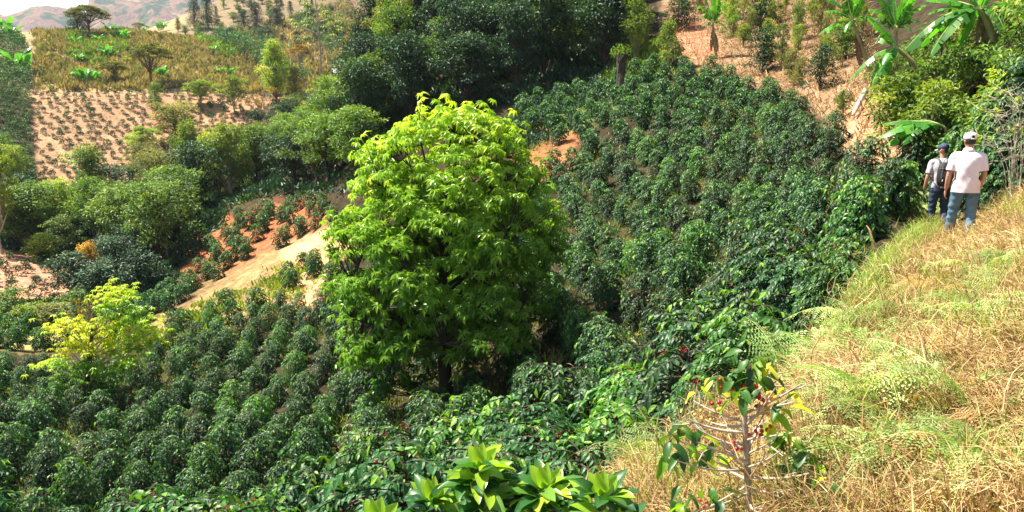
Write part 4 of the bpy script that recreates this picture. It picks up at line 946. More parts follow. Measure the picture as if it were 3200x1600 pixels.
banana('banana plant with drooping leaves and brown dead leaves left of the two others', (2735,), (2664,66), [(2561,105,.25,.2),(2577,36,.30,-.3),(2575,-10,.25),(2640,-30,.1),(2690,-40,.1),(2700,-10,.2,-.4),(2640,100,.5,-.6),(2735,60,.35,.3)], 44, [(2692,215,2678,90),(2683,195,2676,85),(2700,180,2682,100)], seed=1, stem_w=.17)
banana('upright banana plant with a fan of leaves behind the leaning one', (2797,), (2800,95), [(2745,-15,.15),(2785,-30,.05),(2828,-25,.05),(2893,15,.3,-.3),(2872,66,.4,-.5),(2850,100,.6,-.5),(2728,62,.4,.2),(2735,100,.5,-.3),(2855,-10,.2),(2720,30,.3)], 42, seed=2, stem_w=.16)
banana('leaning banana plant with a long curved green stem', (2926,300), (2806,152), [(2716,55,.12,-.5),(2657,250,.35,-.3),(2727,260,.45,-.5),(2745,275,.45,-.2),(2735,120,.3,.3),(2760,200,.4,-.6)], 28, bend=(2868,200), seed=3, stem_w=.13)
q_ = banana('big banana plant at the upper right with one yellow leaf', (3145,), (3062,30), [(2902,42,.22,.2),(2884,110,.30,-.4),(2880,138,.38,.2),(2828,156,.36,-.2),(2909,168,.42,-.7),(2900,0,.15,.4),(2990,-60,.1),(3100,-60,.1),(3215,15,.2,-.2),(3225,90,.35,-.2,True),(3140,100,.5,-.6),(3000,150,.6,.4),(2940,95,.35,.6)], 27, [(3075,160,3068,40),(3090,190,3075,45),(3050,140,3060,40)], bend=(3100,75), seed=4, stem_w=.19)
banana('low banana plant in the middle below the big leaves', (3003,), (2996,172), [(2877,204,.30,-.3),(2933,258,.45,-.5),(3062,158,.25,.1),(3004,110,.1),(3050,200,.4,-.4),(2960,120,.15),(2950,215,.4,.3)], 29, seed=5)
banana('banana plant whose tattered leaves hang over the walkers at left', (3010,), (2952,398), [(2763,386,.16,-.2),(2748,430,.28,-.5),(2768,455,.38,-.2),(2822,446,.45,-.6),(2800,400,.3,.5)], 22.5, seed=6)
banana('small banana plant with a yellow leaf beside the red bank', (2240,), (2228,75), [(2185,15,.2),(2205,-10,.1),(2240,-20,.1),(2262,10,.2),(2190,50,.4,.4),(2192,85,.5),(2262,40,.3),(2270,70,.4,-.3,True),(2275,95,.5,.3)], 60, [(2222,160,2226,90),(2236,165,2230,90),(2244,160,2232,95)], seed=7, stem_w=.16)
# banana clumps on the far hillside
bcl = []
for i in range(4):
    m = MB(); r_ = np.random.default_rng(40+i)
    for c in range(11):
        a = c*2.4; q0 = np.array([r_.normal()*.3, r_.normal()*.3, .2]); l = r_.uniform(1.3, 2.1); d = np.array([math.cos(a), math.sin(a), 0])
        b = bez(q0, q0+d*l*.3+np.array([0,0,l*1.0]), q0+d*l*.85+np.array([0,0,l*r_.uniform(.5,1.1)]), 6); banana_leaf(m, b, .62, 8, .1, r_, sag=.2)
    bcl.append(m.mesh('banana_clump', [M['banana'], M['banana_rib']]))
BC = [(147,85,1.5),(56,85,1.8),(60,225,2.4),(10,110,2.2),(40,125,1.8),(250,200,1.3),(338,182,1.6),(265,262,1.8),(290,255,1.2),(500,248,1.5),(387,128,1.4),(375,120,1.2),(396,100,1.3),(452,100,1.4),(508,98,2.5),(495,95,1.8),(720,240,1.1),(666,166,1.1),(624,132,1.0),(233,142,1.2),(345,106,1.4),(310,135,1.1),(680,233,.9),(715,170,1.1),(70,60,1.8),(120,60,1.5),(20,60,1.8),(385,60,1.3),(460,70,1.2),(860,150,1.4),(810,130,1.2),(905,160,1.4)]
for px, py, s in BC:
    p = hit(px, py); o = bpy.data.objects.new('banana_plant', bcl[rs.integers(4)]); COL.objects.link(o); o.location = p; o.scale = (s*.9,)*3; o.rotation_euler = (0,0,rs.uniform(0,6.28))
    tag(o, 'bright green banana clump dotted over the far straw hillside', 'banana plant', 'banana clumps on the far hillside')
# ------------------------------------------------------------------ ferns, straw and grass on the bank
def frond(mb, r_, L=.6, mat=0, tb=.5, curl=.35, az=0, el=.7, o=(0,0,0)):
    n = int(r_.integers(12, 17)); d = np.array([math.cos(az), math.sin(az), 0]); o = np.array(o, float)
    b = bez(o, o+d*L*.45*math.cos(el)+np.array([0,0,L*.6*math.sin(el)+.05]), o+d*L*.95+np.array([0,0,L*(.55*math.sin(el)-curl)]), 24)
    tube(mb, b, np.linspace(.0035, .001, 24), 3, mat, .9)
    T = nrm(np.gradient(b, axis=0)); P, F, U, Ln, W = [], [], [], [], []
    for i in range(n):
        u = .16+.82*i/n; k = int(u*23); c = b[k]; t = T[k]; s = nrm(np.cross(t, [0,0,1.])); up = np.cross(s, t); pl = L*.34*(1-((u-.16)/.84))**.8+.012
        for sg in (-1, 1):
            if r_.random() < .08: continue
            pd = nrm(s*sg+t*(.38+r_.normal()*.12)-up*(.15+r_.uniform(-.1,.45))); m = max(3, int(pl/.0155)); q = (np.arange(m)+.6)/m; Q = c+pd*pl*q[:,None]-up*(.12*pl*q*q)[:,None]
            ps = nrm(np.cross(pd, up)); wl = pl*.26*(1-q*.85)+.004
            for s2 in (-1, 1): P.append(Q); F.append(ps*s2+pd*.45+np.zeros((m,3))); U.append(np.repeat(up[None], m, 0)+r_.normal(size=(m,3))*.12); Ln.append(wl*r_.uniform(.75,1.2,m)); W.append(r_.uniform(.007,.0125,m))
    P, F, U, Ln, W = map(np.concatenate, (P, F, U, Ln, W)); leaves(mb, P, F, U, Ln, W, T_FAR, mat, np.clip(tb+r_.normal(size=len(P))*.12, 0, 1))
FV, DV = [], []
for i in range(5):
    r_ = np.random.default_rng(800+i); m = MB(); md = MB()
    for k in range(4+i % 2):
        a = k*1.5+r_.normal()*.3; frond(m, r_, r_.uniform(.34,.58), 0, r_.uniform(.2,.9), r_.uniform(.0,.4), a, r_.uniform(.6,1.35))
        frond(md, r_, r_.uniform(.35,.55), 0, r_.uniform(.2,.8), r_.uniform(.4,.6), a+r_.normal(), r_.uniform(.2,.6))
    FV.append(m.mesh('fern_fronds', M['fern'])); DV.append(md.mesh('dry_fern_fronds', M['fern_dry']))
def fern(px, py, s, dry=False, lab=None, rz=None):
    p = hit(px, py); L = DV if dry else FV; o = bpy.data.objects.new('dry_fern' if dry else 'fern', L[rs.integers(5)]); COL.objects.link(o)
    s = s*(1.0 if dry else 1.12); o.location = (p.x, p.y, p.z+.05); o.scale = (s,)*3; o.rotation_euler = (rs.normal()*.15, rs.normal()*.15, rs.uniform(0,6.28) if rz is None else rz)
    if dry: tag(o, lab or 'withered brown fern matted into the straw on the near bank', 'fern', 'withered ferns on the bank')
    elif lab: tag(o, lab, 'fern')
    else: tag(o, 'pale green fern growing through the straw on the near bank', 'fern', 'green ferns on the bank')
for q in [(2460,1090,1.1),(2450,1160,1.1),(2530,1090,1.1),(2480,1130,1.2),(2570,1150,1.1),(2500,1200,1.2),(2440,1230,1.1),(2560,1220,1),(2640,1130,1),(2700,1100,.9),(2750,1160,.9),(2690,1190,.8),(2700,1270,.9),(2790,1230,.9),(2760,1320,1),(2820,1370,.8),(2730,1400,.9),(2680,1350,.8),(2950,1330,.9),(3010,1380,.9),(2900,1500,.8),(3000,1520,.8),(2800,1530,.8),(2720,1520,.8),(3080,1060,.9),(3050,1010,.8),(3130,1090,.9),(2850,1020,.8),(2950,1060,.7),(2210,1560,.8),(2180,1590,.7),(2600,1480,.7),(2560,1570,.8),(3120,1560,.8),(3150,1470,.8),(2640,1570,.7),(2900,640,1.3),(2910,690,1.2),(2890,665,1.3),(3060,900,.8),(3120,860,.8),(2860,1230,.8),(2600,1350,.7)]: fern(*q)
fern(2695,1060,1.0, lab='bright yellow green fern standing highest on the edge of the bank')
fern(1990,1480,1.0, lab='fern hanging over the dark hollow left of the half bare shrub')
fern(1930,1420,1.0, lab='fern under the glossy coffee above the brown straw heap')
for _ in range(60):
    px = rs.uniform(2800, 3230); py = rs.uniform(900, 1620)
    if inpoly(np.array([px]), np.array([py]), [(2850,900),(3230,880),(3230,1620),(2780,1620),(2900,1300),(2860,1120)])[0]: fern(px, py, rs.uniform(.7,1.1), True)
def _blade():
    V, F = [], []
    for i in range(4):
        s = i/4; w = .5*(1-s*.7); V += [[-w, s, .35*math.sin(s*2.6)], [w, s, .35*math.sin(s*2.6)]]
    V.append([0, 1, .35*math.sin(2.6)-.05]); F = [[0,1,3],[0,3,2],[2,3,5],[2,5,4],[4,5,7],[4,7,6],[6,7,8]]
    return np.array(V), np.array(F)
T_BL = _blade()
BANK = [(2905,690),(2860,760),(2790,850),(2690,980),(2600,1090),(2480,1250),(2150,1400),(1960,1500),(1850,1700),(3600,1700),(3600,400),(3200,540),(3130,640),(3060,680)]
def bank_pts(n, rlo=2.4, rhi=19, poly=BANK, pw=1.0):
    out = []
    while sum(map(len, out)) < n:
        ph = rs.uniform(R(3), R(40), n*2); r = rlo*(rhi/rlo)**(rs.random(n*2)**pw); x, y = r*np.sin(ph), r*np.cos(ph); z = ground(x, y); a, b = proj(x, y, z)
        k = inpoly(a, b, poly) & (b < 1720); out.append(np.stack([x[k], y[k], z[k]], 1))
    return np.concatenate(out)[:n]
def lying(mb, P, L, W, up, tints, T=T_BL):
    n = len(P); a = rs.uniform(0, 6.28, n); F = np.stack([np.cos(a), np.sin(a), up*rs.normal(size=n)+up*.8], 1); F[:,2] -= .25*F[:,0]
    leaves(mb, P, F, np.array([0,0,1.])+rs.normal(size=(n,3))*.4, L, W, T, 0, tints)
st_ = MB(); P = bank_pts(62000); P = P[fbm(P[:,0]*.8, P[:,1]*.8, 91) > -.10]; P[:,2] += rs.uniform(0, .05, len(P))+np.clip(fbm(P[:,0]*1.3+3, P[:,1]*1.3, 63)*.55, -.02, .16)*np.clip((11-np.hypot(P[:,0],P[:,1]))/3, 0, 1)
cl = fbm(P[:,0]*1.7, P[:,1]*1.7, 61)
lying(st_, P, rs.uniform(.10,.34,len(P))*np.interp(np.hypot(P[:,0],P[:,1]), [3,14], [.8,.95]), rs.uniform(.003,.007,len(P))*np.interp(np.hypot(P[:,0],P[:,1]), [3,14], [1,2.4]), .22, np.clip(.5+cl*1.3+rs.normal(size=len(P))*.2, 0, 1))
tp_ = bank_pts(520); tufts(st_, tp_, 34, .26, .006, .10, up=.45, T=T_BL)
tag(st_.obj('straw', M['straw']), kind='stuff')
gr_ = MB(); P = bank_pts(30000); k = fbm(P[:,0]*.9+5, P[:,1]*.9, 71) > -.03; P = P[k]
lying(gr_, P, rs.uniform(.08,.24,len(P))*np.interp(np.hypot(P[:,0],P[:,1]), [3,14], [.8,1.0]), rs.uniform(.004,.008,len(P))*np.interp(np.hypot(P[:,0],P[:,1]), [3,14], [1,2.2]), .8, np.clip(.55+rs.normal(size=len(P))*.25, 0, 1))
P = bank_pts(5000, 7, 18, [(2900,690),(2850,740),(2760,860),(2660,990),(2560,1110),(2600,1130),(2700,1010),(2800,880),(2880,780),(2960,720)])
lying(gr_, P, rs.uniform(.15,.35,len(P)), .012, 1.2, np.clip(.4+rs.normal(size=len(P))*.25, 0, 1))
tp_ = bank_pts(420); tufts(gr_, tp_, 26, .20, .008, .06, up=.9, T=T_BL)
tag(gr_.obj('grass', M['grass']), kind='stuff')
wd = MB(); P = bank_pts(700); P = P[fbm(P[:,0]*.7+9, P[:,1]*.7, 75) > -.02]; tufts(wd, P, 14, .06, .03, .07, up=.35, T=T_MID)
tag(wd.obj('bank_weeds', M['mid']), kind='stuff')
# dry litter on the upper dry slope and under the coffee
lt = MB(); P = scatter_px([(2080,160),(2110,-60),(2700,-60),(2780,280),(2850,420),(2800,560),(2700,500),(2480,300),(2230,240)], 9000, 22, 90)
lying(lt, P, rs.uniform(.4,1.0,len(P)), rs.uniform(.02,.06,len(P)), .3, None)
P = scatter_px(FIELD, 4000, 9, 64); lying(lt, P, rs.uniform(.2,.5,len(P)), rs.uniform(.015,.05,len(P)), .3, rs.random(len(P))*.6)
tag(lt.obj('dry_litter', M['straw']), kind='stuff')
gw = MB(); P = scatter_px(FIELD, 6000, 10, 64); P = P[fbm(P[:,0]/4, P[:,1]/4, 81) > .0]; tufts(gw, P, 16, .22, .02, .25, up=.7, T=T_BL)
tag(gw.obj('weeds', M['grass']), kind='stuff')
# fallen log, sticks and tree stump
def stick(name, a, b, r0, r1, label, cat, mat='bark_pale', group=None, k=7, lift=.05):
    A = hit(*a); B_ = hit(*b); m = MB(); o = np.array(A); e = np.array(B_)-o
    pts = bez((0,0,lift+r0), e/2+np.array([.03,.02,lift+r0+.04]), e+np.array([0,0,lift+r1]), 9); tube(m, pts, np.linspace(r0, r1, 9), k, jit=.12)
    ball(m, pts[0], r0*.97, seg=k); ball(m, pts[-1], r1*.97, seg=k)
    ob = m.obj(name, M[mat], smooth=True); ob.location = A; return tag(ob, label, cat, group)
stick('fallen_log', (2702,308), (2665,382), .115, .08, 'pale bare fallen log lying on the red slope', 'log', lift=.22)
for q in [((2650,285),(2652,312),'short pale stick left of the fallen log'),((2596,330),(2612,310),'pale branch farthest left of the fallen log'),((2660,345),(2690,300),'thin twig beside the fallen log'),((2672,385),(2688,420),'thin forked twig below the fallen log'),((2620,300),(2655,280),'twig in the brush above the fallen log'),((2690,300),(2740,310),'dark twig at the head of the fallen log'),((2605,345),(2625,335),'broken twig low at left of the log')]:
    stick('fallen_branch', q[0], q[1], .035, .02, q[2], 'branch', 'bark_pale' if 'dark' not in q[2] else 'bark', k=5, lift=.12)
p = hit(1938, 272); m = MB(); tube(m, [(0,0,-.3),(.05,0,.9),(0,.05,1.7),(.06,0,2.3)], [.45,.34,.36,.40], 9, jit=.25); o = empty('tree_stump', p, 'dead stump wrapped in creeper at the top edge of the coffee', 'stump'); m.obj('trunk', M['bark_dark'], o)
m = MB(); crown_leaves(np.random.default_rng(3), m, np.array([0,0,2.4]), .7, 160, .2, tb=.5); m.obj('creeper', M['mid'], o)
# bare twiggy shrub by the right edge
def twigs(base, tips, r, lab, seed):
    r_ = np.random.default_rng(seed); B = np.array(at(base, r)); root = empty('leafless_shrub', B, lab, 'shrub'); m = MB()
    for px, py in tips:
        e = P3(px, py, r+r_.uniform(-.3,.3))-B; q = np.array([r_.normal()*.08, r_.normal()*.08, 0]); b = bez(q, q*.5+e*np.array([.15,.15,.95])+r_.normal(size=3)*.06, e, 9); tube(m, b, np.linspace(.0065, .003, 9), 5, jit=.1)
        for _ in range(9):
            j = r_.integers(4, 9); d = rdir(1, -.3, .9, r_)[0]*r_.uniform(.1,.4); tube(m, [b[j], b[j]+d*.5+r_.normal(size=3)*.02, b[j]+d], [.005,.004,.002], 4)
    m.obj('branches', M['bark_pale'], root, True)
    f = MB()
    for px, py in tips[::2]: crown_leaves(r_, f, P3(px, py, r)-B, .10, 9, .11, T_MID, tb=.6)
    f.obj('last_leaves', M['yel'], root)
twigs(3165, [(3060,340),(3090,300),(3130,280),(3160,300),(3200,320),(3080,390),(3110,360),(3050,425),(3190,400),(3215,430),(3070,440),(3215,360)], 14.6, 'leafless shrub with pale crossing twigs at the right edge', 4)
# ------------------------------------------------------------------ small yellow tree at the left
def yellow_tree():
    r_ = np.random.default_rng(21); B = hit(268, 1290); r = math.hypot(B.x, B.y); k = r/FPX
    root = empty('small_tree', B, 'small tree with yellow and lime leaves and a bare dark trunk among the coffee', 'tree'); Bn = np.array(B)
    tr, lb, fo, go = MB(), MB(), MB(), MB()
    top = P3(300, 960, r)-Bn
    tp = bez((0,0,-.3), (P3(272,1130,r)-Bn), top, 12); tube(tr, tp, np.linspace(.17, .05, 12), 8, jit=.12)
    CL = [(365,905,55,28,.9),(330,925,40,25,.8),(400,920,40,28,.75),(385,960,50,30,.55),(420,980,40,25,.5),(320,965,30,20,.6),(200,1000,45,22,1.2),(235,1020,40,22,1.2),(190,1020,30,14,1.2),(300,1010,45,22,1.1),(275,1040,50,22,1.1),(345,1020,40,25,1.1),(400,1010,50,28,.6),(460,1000,40,25,.9),(485,1035,32,20,1.1),(440,1045,50,28,.7),(395,1060,55,28,.8),(330,1065,50,24,1.2),(250,1080,50,24,1.2),(215,1090,35,18,1.2),(290,1095,50,20,1.1),(360,1095,45,20,.9),(425,1085,40,22,.6),(465,1065,36,20,.9),(150,1130,40,16,.7),(195,1140,45,20,.3),(245,1150,45,22,.2),(300,1150,50,22,.2),(350,1140,45,22,.3),(395,1120,35,18,.6),(220,1180,30,16,.2),(290,1185,40,18,.15),(330,1170,36,18,.2),(255,1130,40,16,.3),(120,1150,25,12,.9)]
    for (px, py, rx, ry, tb) in CL:
        dep = r_.uniform(-.9, .9); c = P3(px, py, r+dep)-Bn; j = int(np.clip((c[2]/tp[-1][2])*8, 2, 9)); q = tp[j]
        tube(lb, bez(q, (q+c)/2-np.array([0,0,.15]), c, 6), np.linspace(.035, .01, 6), 4)
        mb = go if tb > .65 else fo
        for _ in range(int(rx*ry/38)):
            w = c+r_.normal(size=3)*np.array([rx*k*.55, .35, ry*k*.55]); m = r_.integers(6, 9); b = np.arange(m)*6.283/m+r_.random()
            F = np.stack([np.cos(b), np.sin(b), -r_.uniform(.1,.8,m)], 1)
            leaves(mb, np.repeat(w[None], m, 0), F, np.repeat([[0,0,1.]], m, 0)+r_.normal(size=(m,3))*.15, r_.uniform(.16,.26,m), .075, T_MID, 0, np.clip(tb*.55+.2+r_.normal(size=m)*.18, 0, 1))
    ru = MB()
    for _ in range(60):
        c = P3(272+r_.normal()*26, 958+r_.normal()*18, r+.2)-Bn; q = P3(280, 1015, r+.1)-Bn; tube(lb, bez(q, (q+c)/2, c, 3), np.linspace(.012, .004, 3), 3)
        crown_leaves(r_, ru, c, .1, 5, .1)
    tr.obj('trunk', M['bark_dark'], root, True); lb.obj('branches', M['bark_grey'], root); go.obj('yellow_leaves', M['gold'], root); fo.obj('green_leaves', M['lime'], root); ru.obj('dry_leaves', M['rust'], root)
yellow_tree()
# ------------------------------------------------------------------ the half bare coffee shrub with cherries
def cherries(mb, c, r_, n, s=.0085, spread=.018, mats=(0,)):
    for _ in range(n): ball(mb, c+r_.normal(size=3)*spread*np.array([1,1,.7]), s*r_.uniform(.85,1.15), int(r_.choice(mats)), seg=8, ring=6)
def bare_shrub():
    r_ = np.random.default_rng(31); r = 3.25; G = at(2345, r); Bn = np.array([G.x, G.y, G.z])
    root = empty('coffee_shrub', G, 'half bare coffee shrub with pale branches, hanging leaves and red cherries close to the viewer', 'coffee shrub')
    L = lambda px, py, d=0: P3(px, py, r+d)-Bn
    st, br, lf, ly, ch = MB(), MB(), MB(), MB(), MB()
    s0 = L(2345, 1640); path = np.array([[0,0,-.1], s0*.5, s0, L(2338,1500), L(2330,1380), L(2326,1280), L(2335,1200), L(2340,1130)]) if s0[2] > .05 else np.array([[s0[0],s0[1],-.1], L(2342,1560), L(2338,1500), L(2330,1380), L(2326,1280), L(2335,1200), L(2340,1130)])
    tube(st, path, np.linspace(.021, .006, len(path)), 9, jit=.1)
    BR = [(2330,1320,2170,1250),(2330,1330,2190,1300),(2328,1350,2165,1310),(2332,1400,2160,1330),(2332,1420,2240,1290),(2334,1465,2110,1440),(2334,1475,2130,1370),(2336,1520,2180,1600),(2336,1500,2230,1450),(2338,1540,2170,1590),(2340,1450,2240,1380),
          (2332,1310,2460,1250),(2332,1330,2420,1210),(2330,1290,2500,1220),(2332,1375,2440,1360),(2333,1390,2380,1300),(2334,1420,2430,1380),(2336,1460,2430,1400),(2337,1490,2520,1480),(2338,1500,2400,1430),(2338,1530,2560,1540),(2338,1560,2380,1600),(2337,1430,2360,1340),(2330,1270,2270,1190),(2332,1260,2390,1180),(2333,1440,2180,1380),(2334,1410,2390,1330),(2338,1470,2260,1420)]
    ends = []
    for a, b, c, d in BR:
        A = L(a, b); E = L(c+r_.normal()*8, d+r_.normal()*8, r_.uniform(-.35,.35)); mid = (A+E)/2+np.array([0,0,-.02])+r_.normal(size=3)*.012
        b_ = bez(A, mid, E, 8); tube(br, b_, np.linspace(.0070, .0028, 8)*r_.uniform(.8,1.2), 5, jit=.12); ends.append(b_)
        for _ in range(2):
            q = b_[r_.integers(3, 7)]; e = q+(E-A)*.25+r_.normal(size=3)*.03; tube(br, np.array([q, (q+e)/2+r_.normal(size=3)*.006, e]), [.004,.003,.002], 4)
    def lv(px, py, n, yel=.2, s=.092, dn=.7, d=0, sp=.02, pitch=None):
        c = L(px, py, d); a = r_.uniform(0, 6.28)+np.arange(n)*6.283/n+r_.normal(size=n)*.2; F = np.stack([np.cos(a), np.sin(a), -dn+r_.normal(size=n)*.25], 1)
        for i in range(n):
            mb = ly if r_.random() < yel else lf
            leaves(mb, (c+r_.normal(size=3)*sp)[None], F[i][None], (np.array([0,0,1.])+r_.normal(size=3)*.25)[None], s*r_.uniform(.75,1.2), s*.40, T_NEAR8, 0, r_.random())
    for q in [(2335,1120,5),(2350,1150,6),(2310,1160,6),(2370,1175,6),(2290,1180,5),(2330,1190,5),(2350,1215,3),(2410,1160,3),(2255,1185,3),(2395,1200,3),(2290,1215,3)]: lv(*q, yel=.15, d=r_.uniform(-.1,.1))
    for q in [(2210,1185,2,1),(2200,1235,2,1),(2260,1230,2,1),(2470,1225,2,.8),(2465,1250,3,.3),(2430,1300,5,1),(2400,1305,2,1),(2440,1370,6,.2),(2470,1360,4,.2),(2500,1390,5,.15),(2520,1420,4,.3),(2540,1440,4,.2),(2450,1470,6,.1),(2490,1500,5,.1),(2430,1530,5,.3),(2460,1560,4,.1),(2530,1480,3,.1),(2560,1440,3,.2),
              (2160,1340,6,.1),(2100,1360,4,.2),(2130,1390,5,.2),(2190,1390,5,.2),(2090,1430,3,.6),(2140,1340,4,0),(2220,1400,5,.4),(2280,1420,3,1),(2180,1420,4,.2),(2110,1560,4,.1),(2150,1590,5,.1),(2130,1530,3,0),(2190,1540,4,.2),(2240,1540,3,0),(2390,1560,3,0),(2500,1590,4,0),(2560,1570,4,.1),(2600,1530,2,.3)]:
        lv(q[0], q[1], q[2], q[3], d=r_.uniform(-.25,.25))
    ch = {0: MB(), 1: MB()}
    for px, py, n, mt in [(2375,1225,7,0),(2385,1255,5,0),(2400,1237,4,1),(2310,1205,3,0),(2268,1200,3,0),(2190,1292,4,1),(2245,1280,2,1),(2290,1405,6,0),(2278,1400,3,0),(2360,1350,5,0),(2400,1325,4,0),(2395,1285,3,1),(2615,1560,4,0),(2600,1545,2,0),(2195,1572,2,0),(2230,1562,2,0),(2232,1258,2,0),(2300,1390,3,0)]:
        cherries(ch[mt], L(px, py, r_.uniform(-.1,.1)), r_, n, .0088, .016)
    st.obj('stem', M['bark_grey'], root, True); br.obj('branches', M['bark_pale'], root, True); lf.obj('leaves', M['coffee_young'], root, True); ly.obj('yellow_leaves', M['gold'], root, True)
    ch[0].obj('ripe_cherries', M['cherry'], root, True); ch[1].obj('orange_cherries', M['cherry_o'], root, True)
bare_shrub()
# ------------------------------------------------------------------ glossy coffee tops at the bottom edge
M['near_leaf'] = leafmat('near_coffee_leaf', (.02,.08,.025), (.05,.16,.03), (.20,.36,.04), rough=.33, trans=.28, spec=.5, objvar=0)
M['near_new'] = leafmat('new_coffee_leaf', (.20,.36,.03), (.32,.48,.04), (.45,.56,.06), rough=.3, trans=.38, spec=.4, objvar=0)
def near_top(px, py, r, n, s, lab, seed, green_cherries=True, bottom=1660):
    r_ = np.random.default_rng(seed); T_ = P3(px, py, r); g = float(ground(T_[0], T_[1])); Bn = np.array([T_[0]+.05, T_[1]+.1, g])
    root = empty('coffee_shrub', Bn, lab, 'coffee shrub'); st, lf, nw, ch = MB(), MB(), MB(), MB()
    top = T_-Bn; sp = bez((0,0,-.05), (0,-.02,top[2]*.5), top-np.array([0,0,.06]), 9); tube(st, sp, np.linspace(.014, .004, 9), 8)
    P, F, U, Ln, New = [], [], [], [], []
    lev = np.linspace(1, .42, n)
    for i, u in enumerate(lev):
        c = np.array([np.interp(u, np.linspace(0,1,9), sp[:,k]) for k in range(3)])
        for b in range(4):
            a = i*1.57*.5+b*1.5708+r_.normal()*.2; R_ = (.03+.27*(1-u)**.8)*r_.uniform(.6,1.1); d = np.array([math.cos(a), math.sin(a), 0]); e = c+d*R_+np.array([0,0,.25*R_])
            if R_ > .06: tube(st, bez(c, (c+e)/2+np.array([0,0,.02]), e, 5), np.linspace(.004,.002,5), 5)
            m = r_.integers(3, 6)
            for q in range(m):
                f = d*r_.uniform(.3,1.2)+np.cross(d, [0,0,1])*r_.uniform(-1,1)+np.array([0,0,r_.uniform(-.2,1.0) if u > .8 else r_.uniform(-.4,.7)])
                w = c+(e-c)*r_.uniform(.5,1); nwf = (u > .9 and r_.random() < .28) or r_.random() < .04
                leaves(nw if nwf else lf, w[None], f[None], (np.array([0,0,1.])+r_.normal(size=3)*.3)[None], s*r_.uniform(.7,1.15), s*.42, T_NEAR8, 0, r_.random())
    for f in ((.1,0,1),(-.4,.1,.8),(.5,.1,.6),(-.15,-.2,.9)): leaves(nw, top[None]-np.array([[0,0,.05]]), np.array([f]), np.array([[0,-1.,.5]]), s*.8, s*.36, T_NEAR8, 0, .5)
    if green_cherries:
        for k in range(4): 
            c = np.array([np.interp(.93-.09*k, np.linspace(0,1,9), sp[:,j]) for j in range(3)]); cherries(ch, c+np.array([0,-.02,0]), r_, 9, .0085, .017)
    st.obj('stem', M['bark'], root, True); lf.obj('leaves', M['near_leaf'], root, True)
    if nw.v: nw.obj('new_leaves', M['near_new'], root, True)
    if ch.v: ch.obj('green_cherries', M['cherry_g'], root, True)
near_top(1500, 1415, 2.4, 14, .105, 'glossy coffee top with a cluster of green cherries at the bottom centre', 1)
near_top(1700, 1480, 2.35, 13, .105, 'glossy coffee top with green cherries right of the other two at the bottom', 2)
near_top(1350, 1520, 2.5, 11, .105, 'low glossy coffee top left of the green cherry cluster at the bottom', 3, False)
near_top(1880, 1500, 2.2, 8, .10, 'bright single coffee shoot at the bottom, last before the brown straw heap', 4, False)
near_top(1180, 1600, 2.6, 6, .13, 'coffee top peeping over the bottom edge left of the others', 5, False)
# ------------------------------------------------------------------ people
M['skin'] = noisemat('skin', (.44,.21,.14), (.54,.28,.19), 6, .55, .05)
M['white_cloth'] = noisemat('white_polo_cloth', (.80,.68,.76), (.86,.76,.83), 5, .85, .12)
M['grey_cloth'] = noisemat('grey_shirt_cloth', (.42,.41,.46), (.52,.50,.55), 6, .9, .12)
M['cap_white'] = noisemat('white_cap_cloth', (.76,.72,.68), (.82,.78,.74), 9, .8, .05)
M['cap_navy'] = noisemat('navy_cap_cloth', (.022,.035,.085), (.04,.055,.12), 9, .8, .05)
M['jeans'] = noisemat('blue_denim', (.055,.12,.20), (.16,.27,.37), 5, .9, .25, detail=9)
M['jeans_dark'] = noisemat('dark_denim', (.015,.03,.065), (.04,.065,.12), 5, .9, .2, detail=9)
M['hair'] = noisemat('dark_hair', (.012,.009,.008), (.03,.022,.018), 60, .6, .4)
M['black_cloth'] = noisemat('black_pack_cloth', (.008,.008,.010), (.022,.022,.026), 14, .7, .3)
M['strap'] = noisemat('grey_strap', (.07,.07,.08), (.14,.14,.16), 14, .7, .2)
M['shoe_grey'] = noisemat('pale_shoe', (.42,.42,.46), (.62,.62,.65), 12, .7, .1)
M['shoe_brown'] = noisemat('brown_boot', (.05,.025,.018), (.12,.06,.04), 12, .6, .1)
M['sole'] = noisemat('shoe_sole', (.10,.09,.08), (.5,.5,.5), 9, .8, 0)
def capsule(mb, pts, rad, flat=1.0, k=14):
    pts = np.asarray(pts, float); rad = np.asarray(rad, float)*np.ones(len(pts)); n = len(pts); fl = np.asarray(flat, float)*np.ones(n)
    t = np.linspace(0, 1, n); s = np.linspace(0, 1, max(16, 3*n))
    Q = np.stack([np.interp(s, t, pts[:,c]) for c in range(3)], 1); rr_ = np.interp(s, t, rad); ff = np.interp(s, t, fl)
    for _ in range(2): Q[1:-1] = (Q[:-2]+2*Q[1:-1]+Q[2:])/4; rr_[1:-1] = (rr_[:-2]+2*rr_[1:-1]+rr_[2:])/4
    T = nrm(np.gradient(Q, axis=0)); X = np.array([1.,0,0])
    m = len(s); th = np.arange(k)*2*np.pi/k; V = np.zeros((m, k, 3))
    for i in range(m):
        Bx = X-T[i]*X.dot(T[i]); Bx = Bx/max(np.linalg.norm(Bx), 1e-6); N = np.cross(T[i], Bx)
        V[i] = Q[i]+np.cos(th)[:,None]*Bx*rr_[i]*ff[i]+np.sin(th)[:,None]*N*rr_[i]
    j = np.arange(k); i_ = np.arange(m-1)[:,None]*k
    F = np.stack([i_+j, i_+(j+1)%k, i_+k+(j+1)%k, i_+k+j], -1).reshape(-1, 4)
    V = np.concatenate([V.reshape(-1, 3), Q[:1], Q[-1:]]); a = m*k
    F3 = np.concatenate([np.stack([(j+1)%k, j, np.full(k, a)], 1), np.stack([(m-1)*k+j, (m-1)*k+(j+1)%k, np.full(k, a+1)], 1)])
    mb.add(V, F); mb.f.append((F3+mb.n-len(V), np.zeros(len(F3), np.int32)))
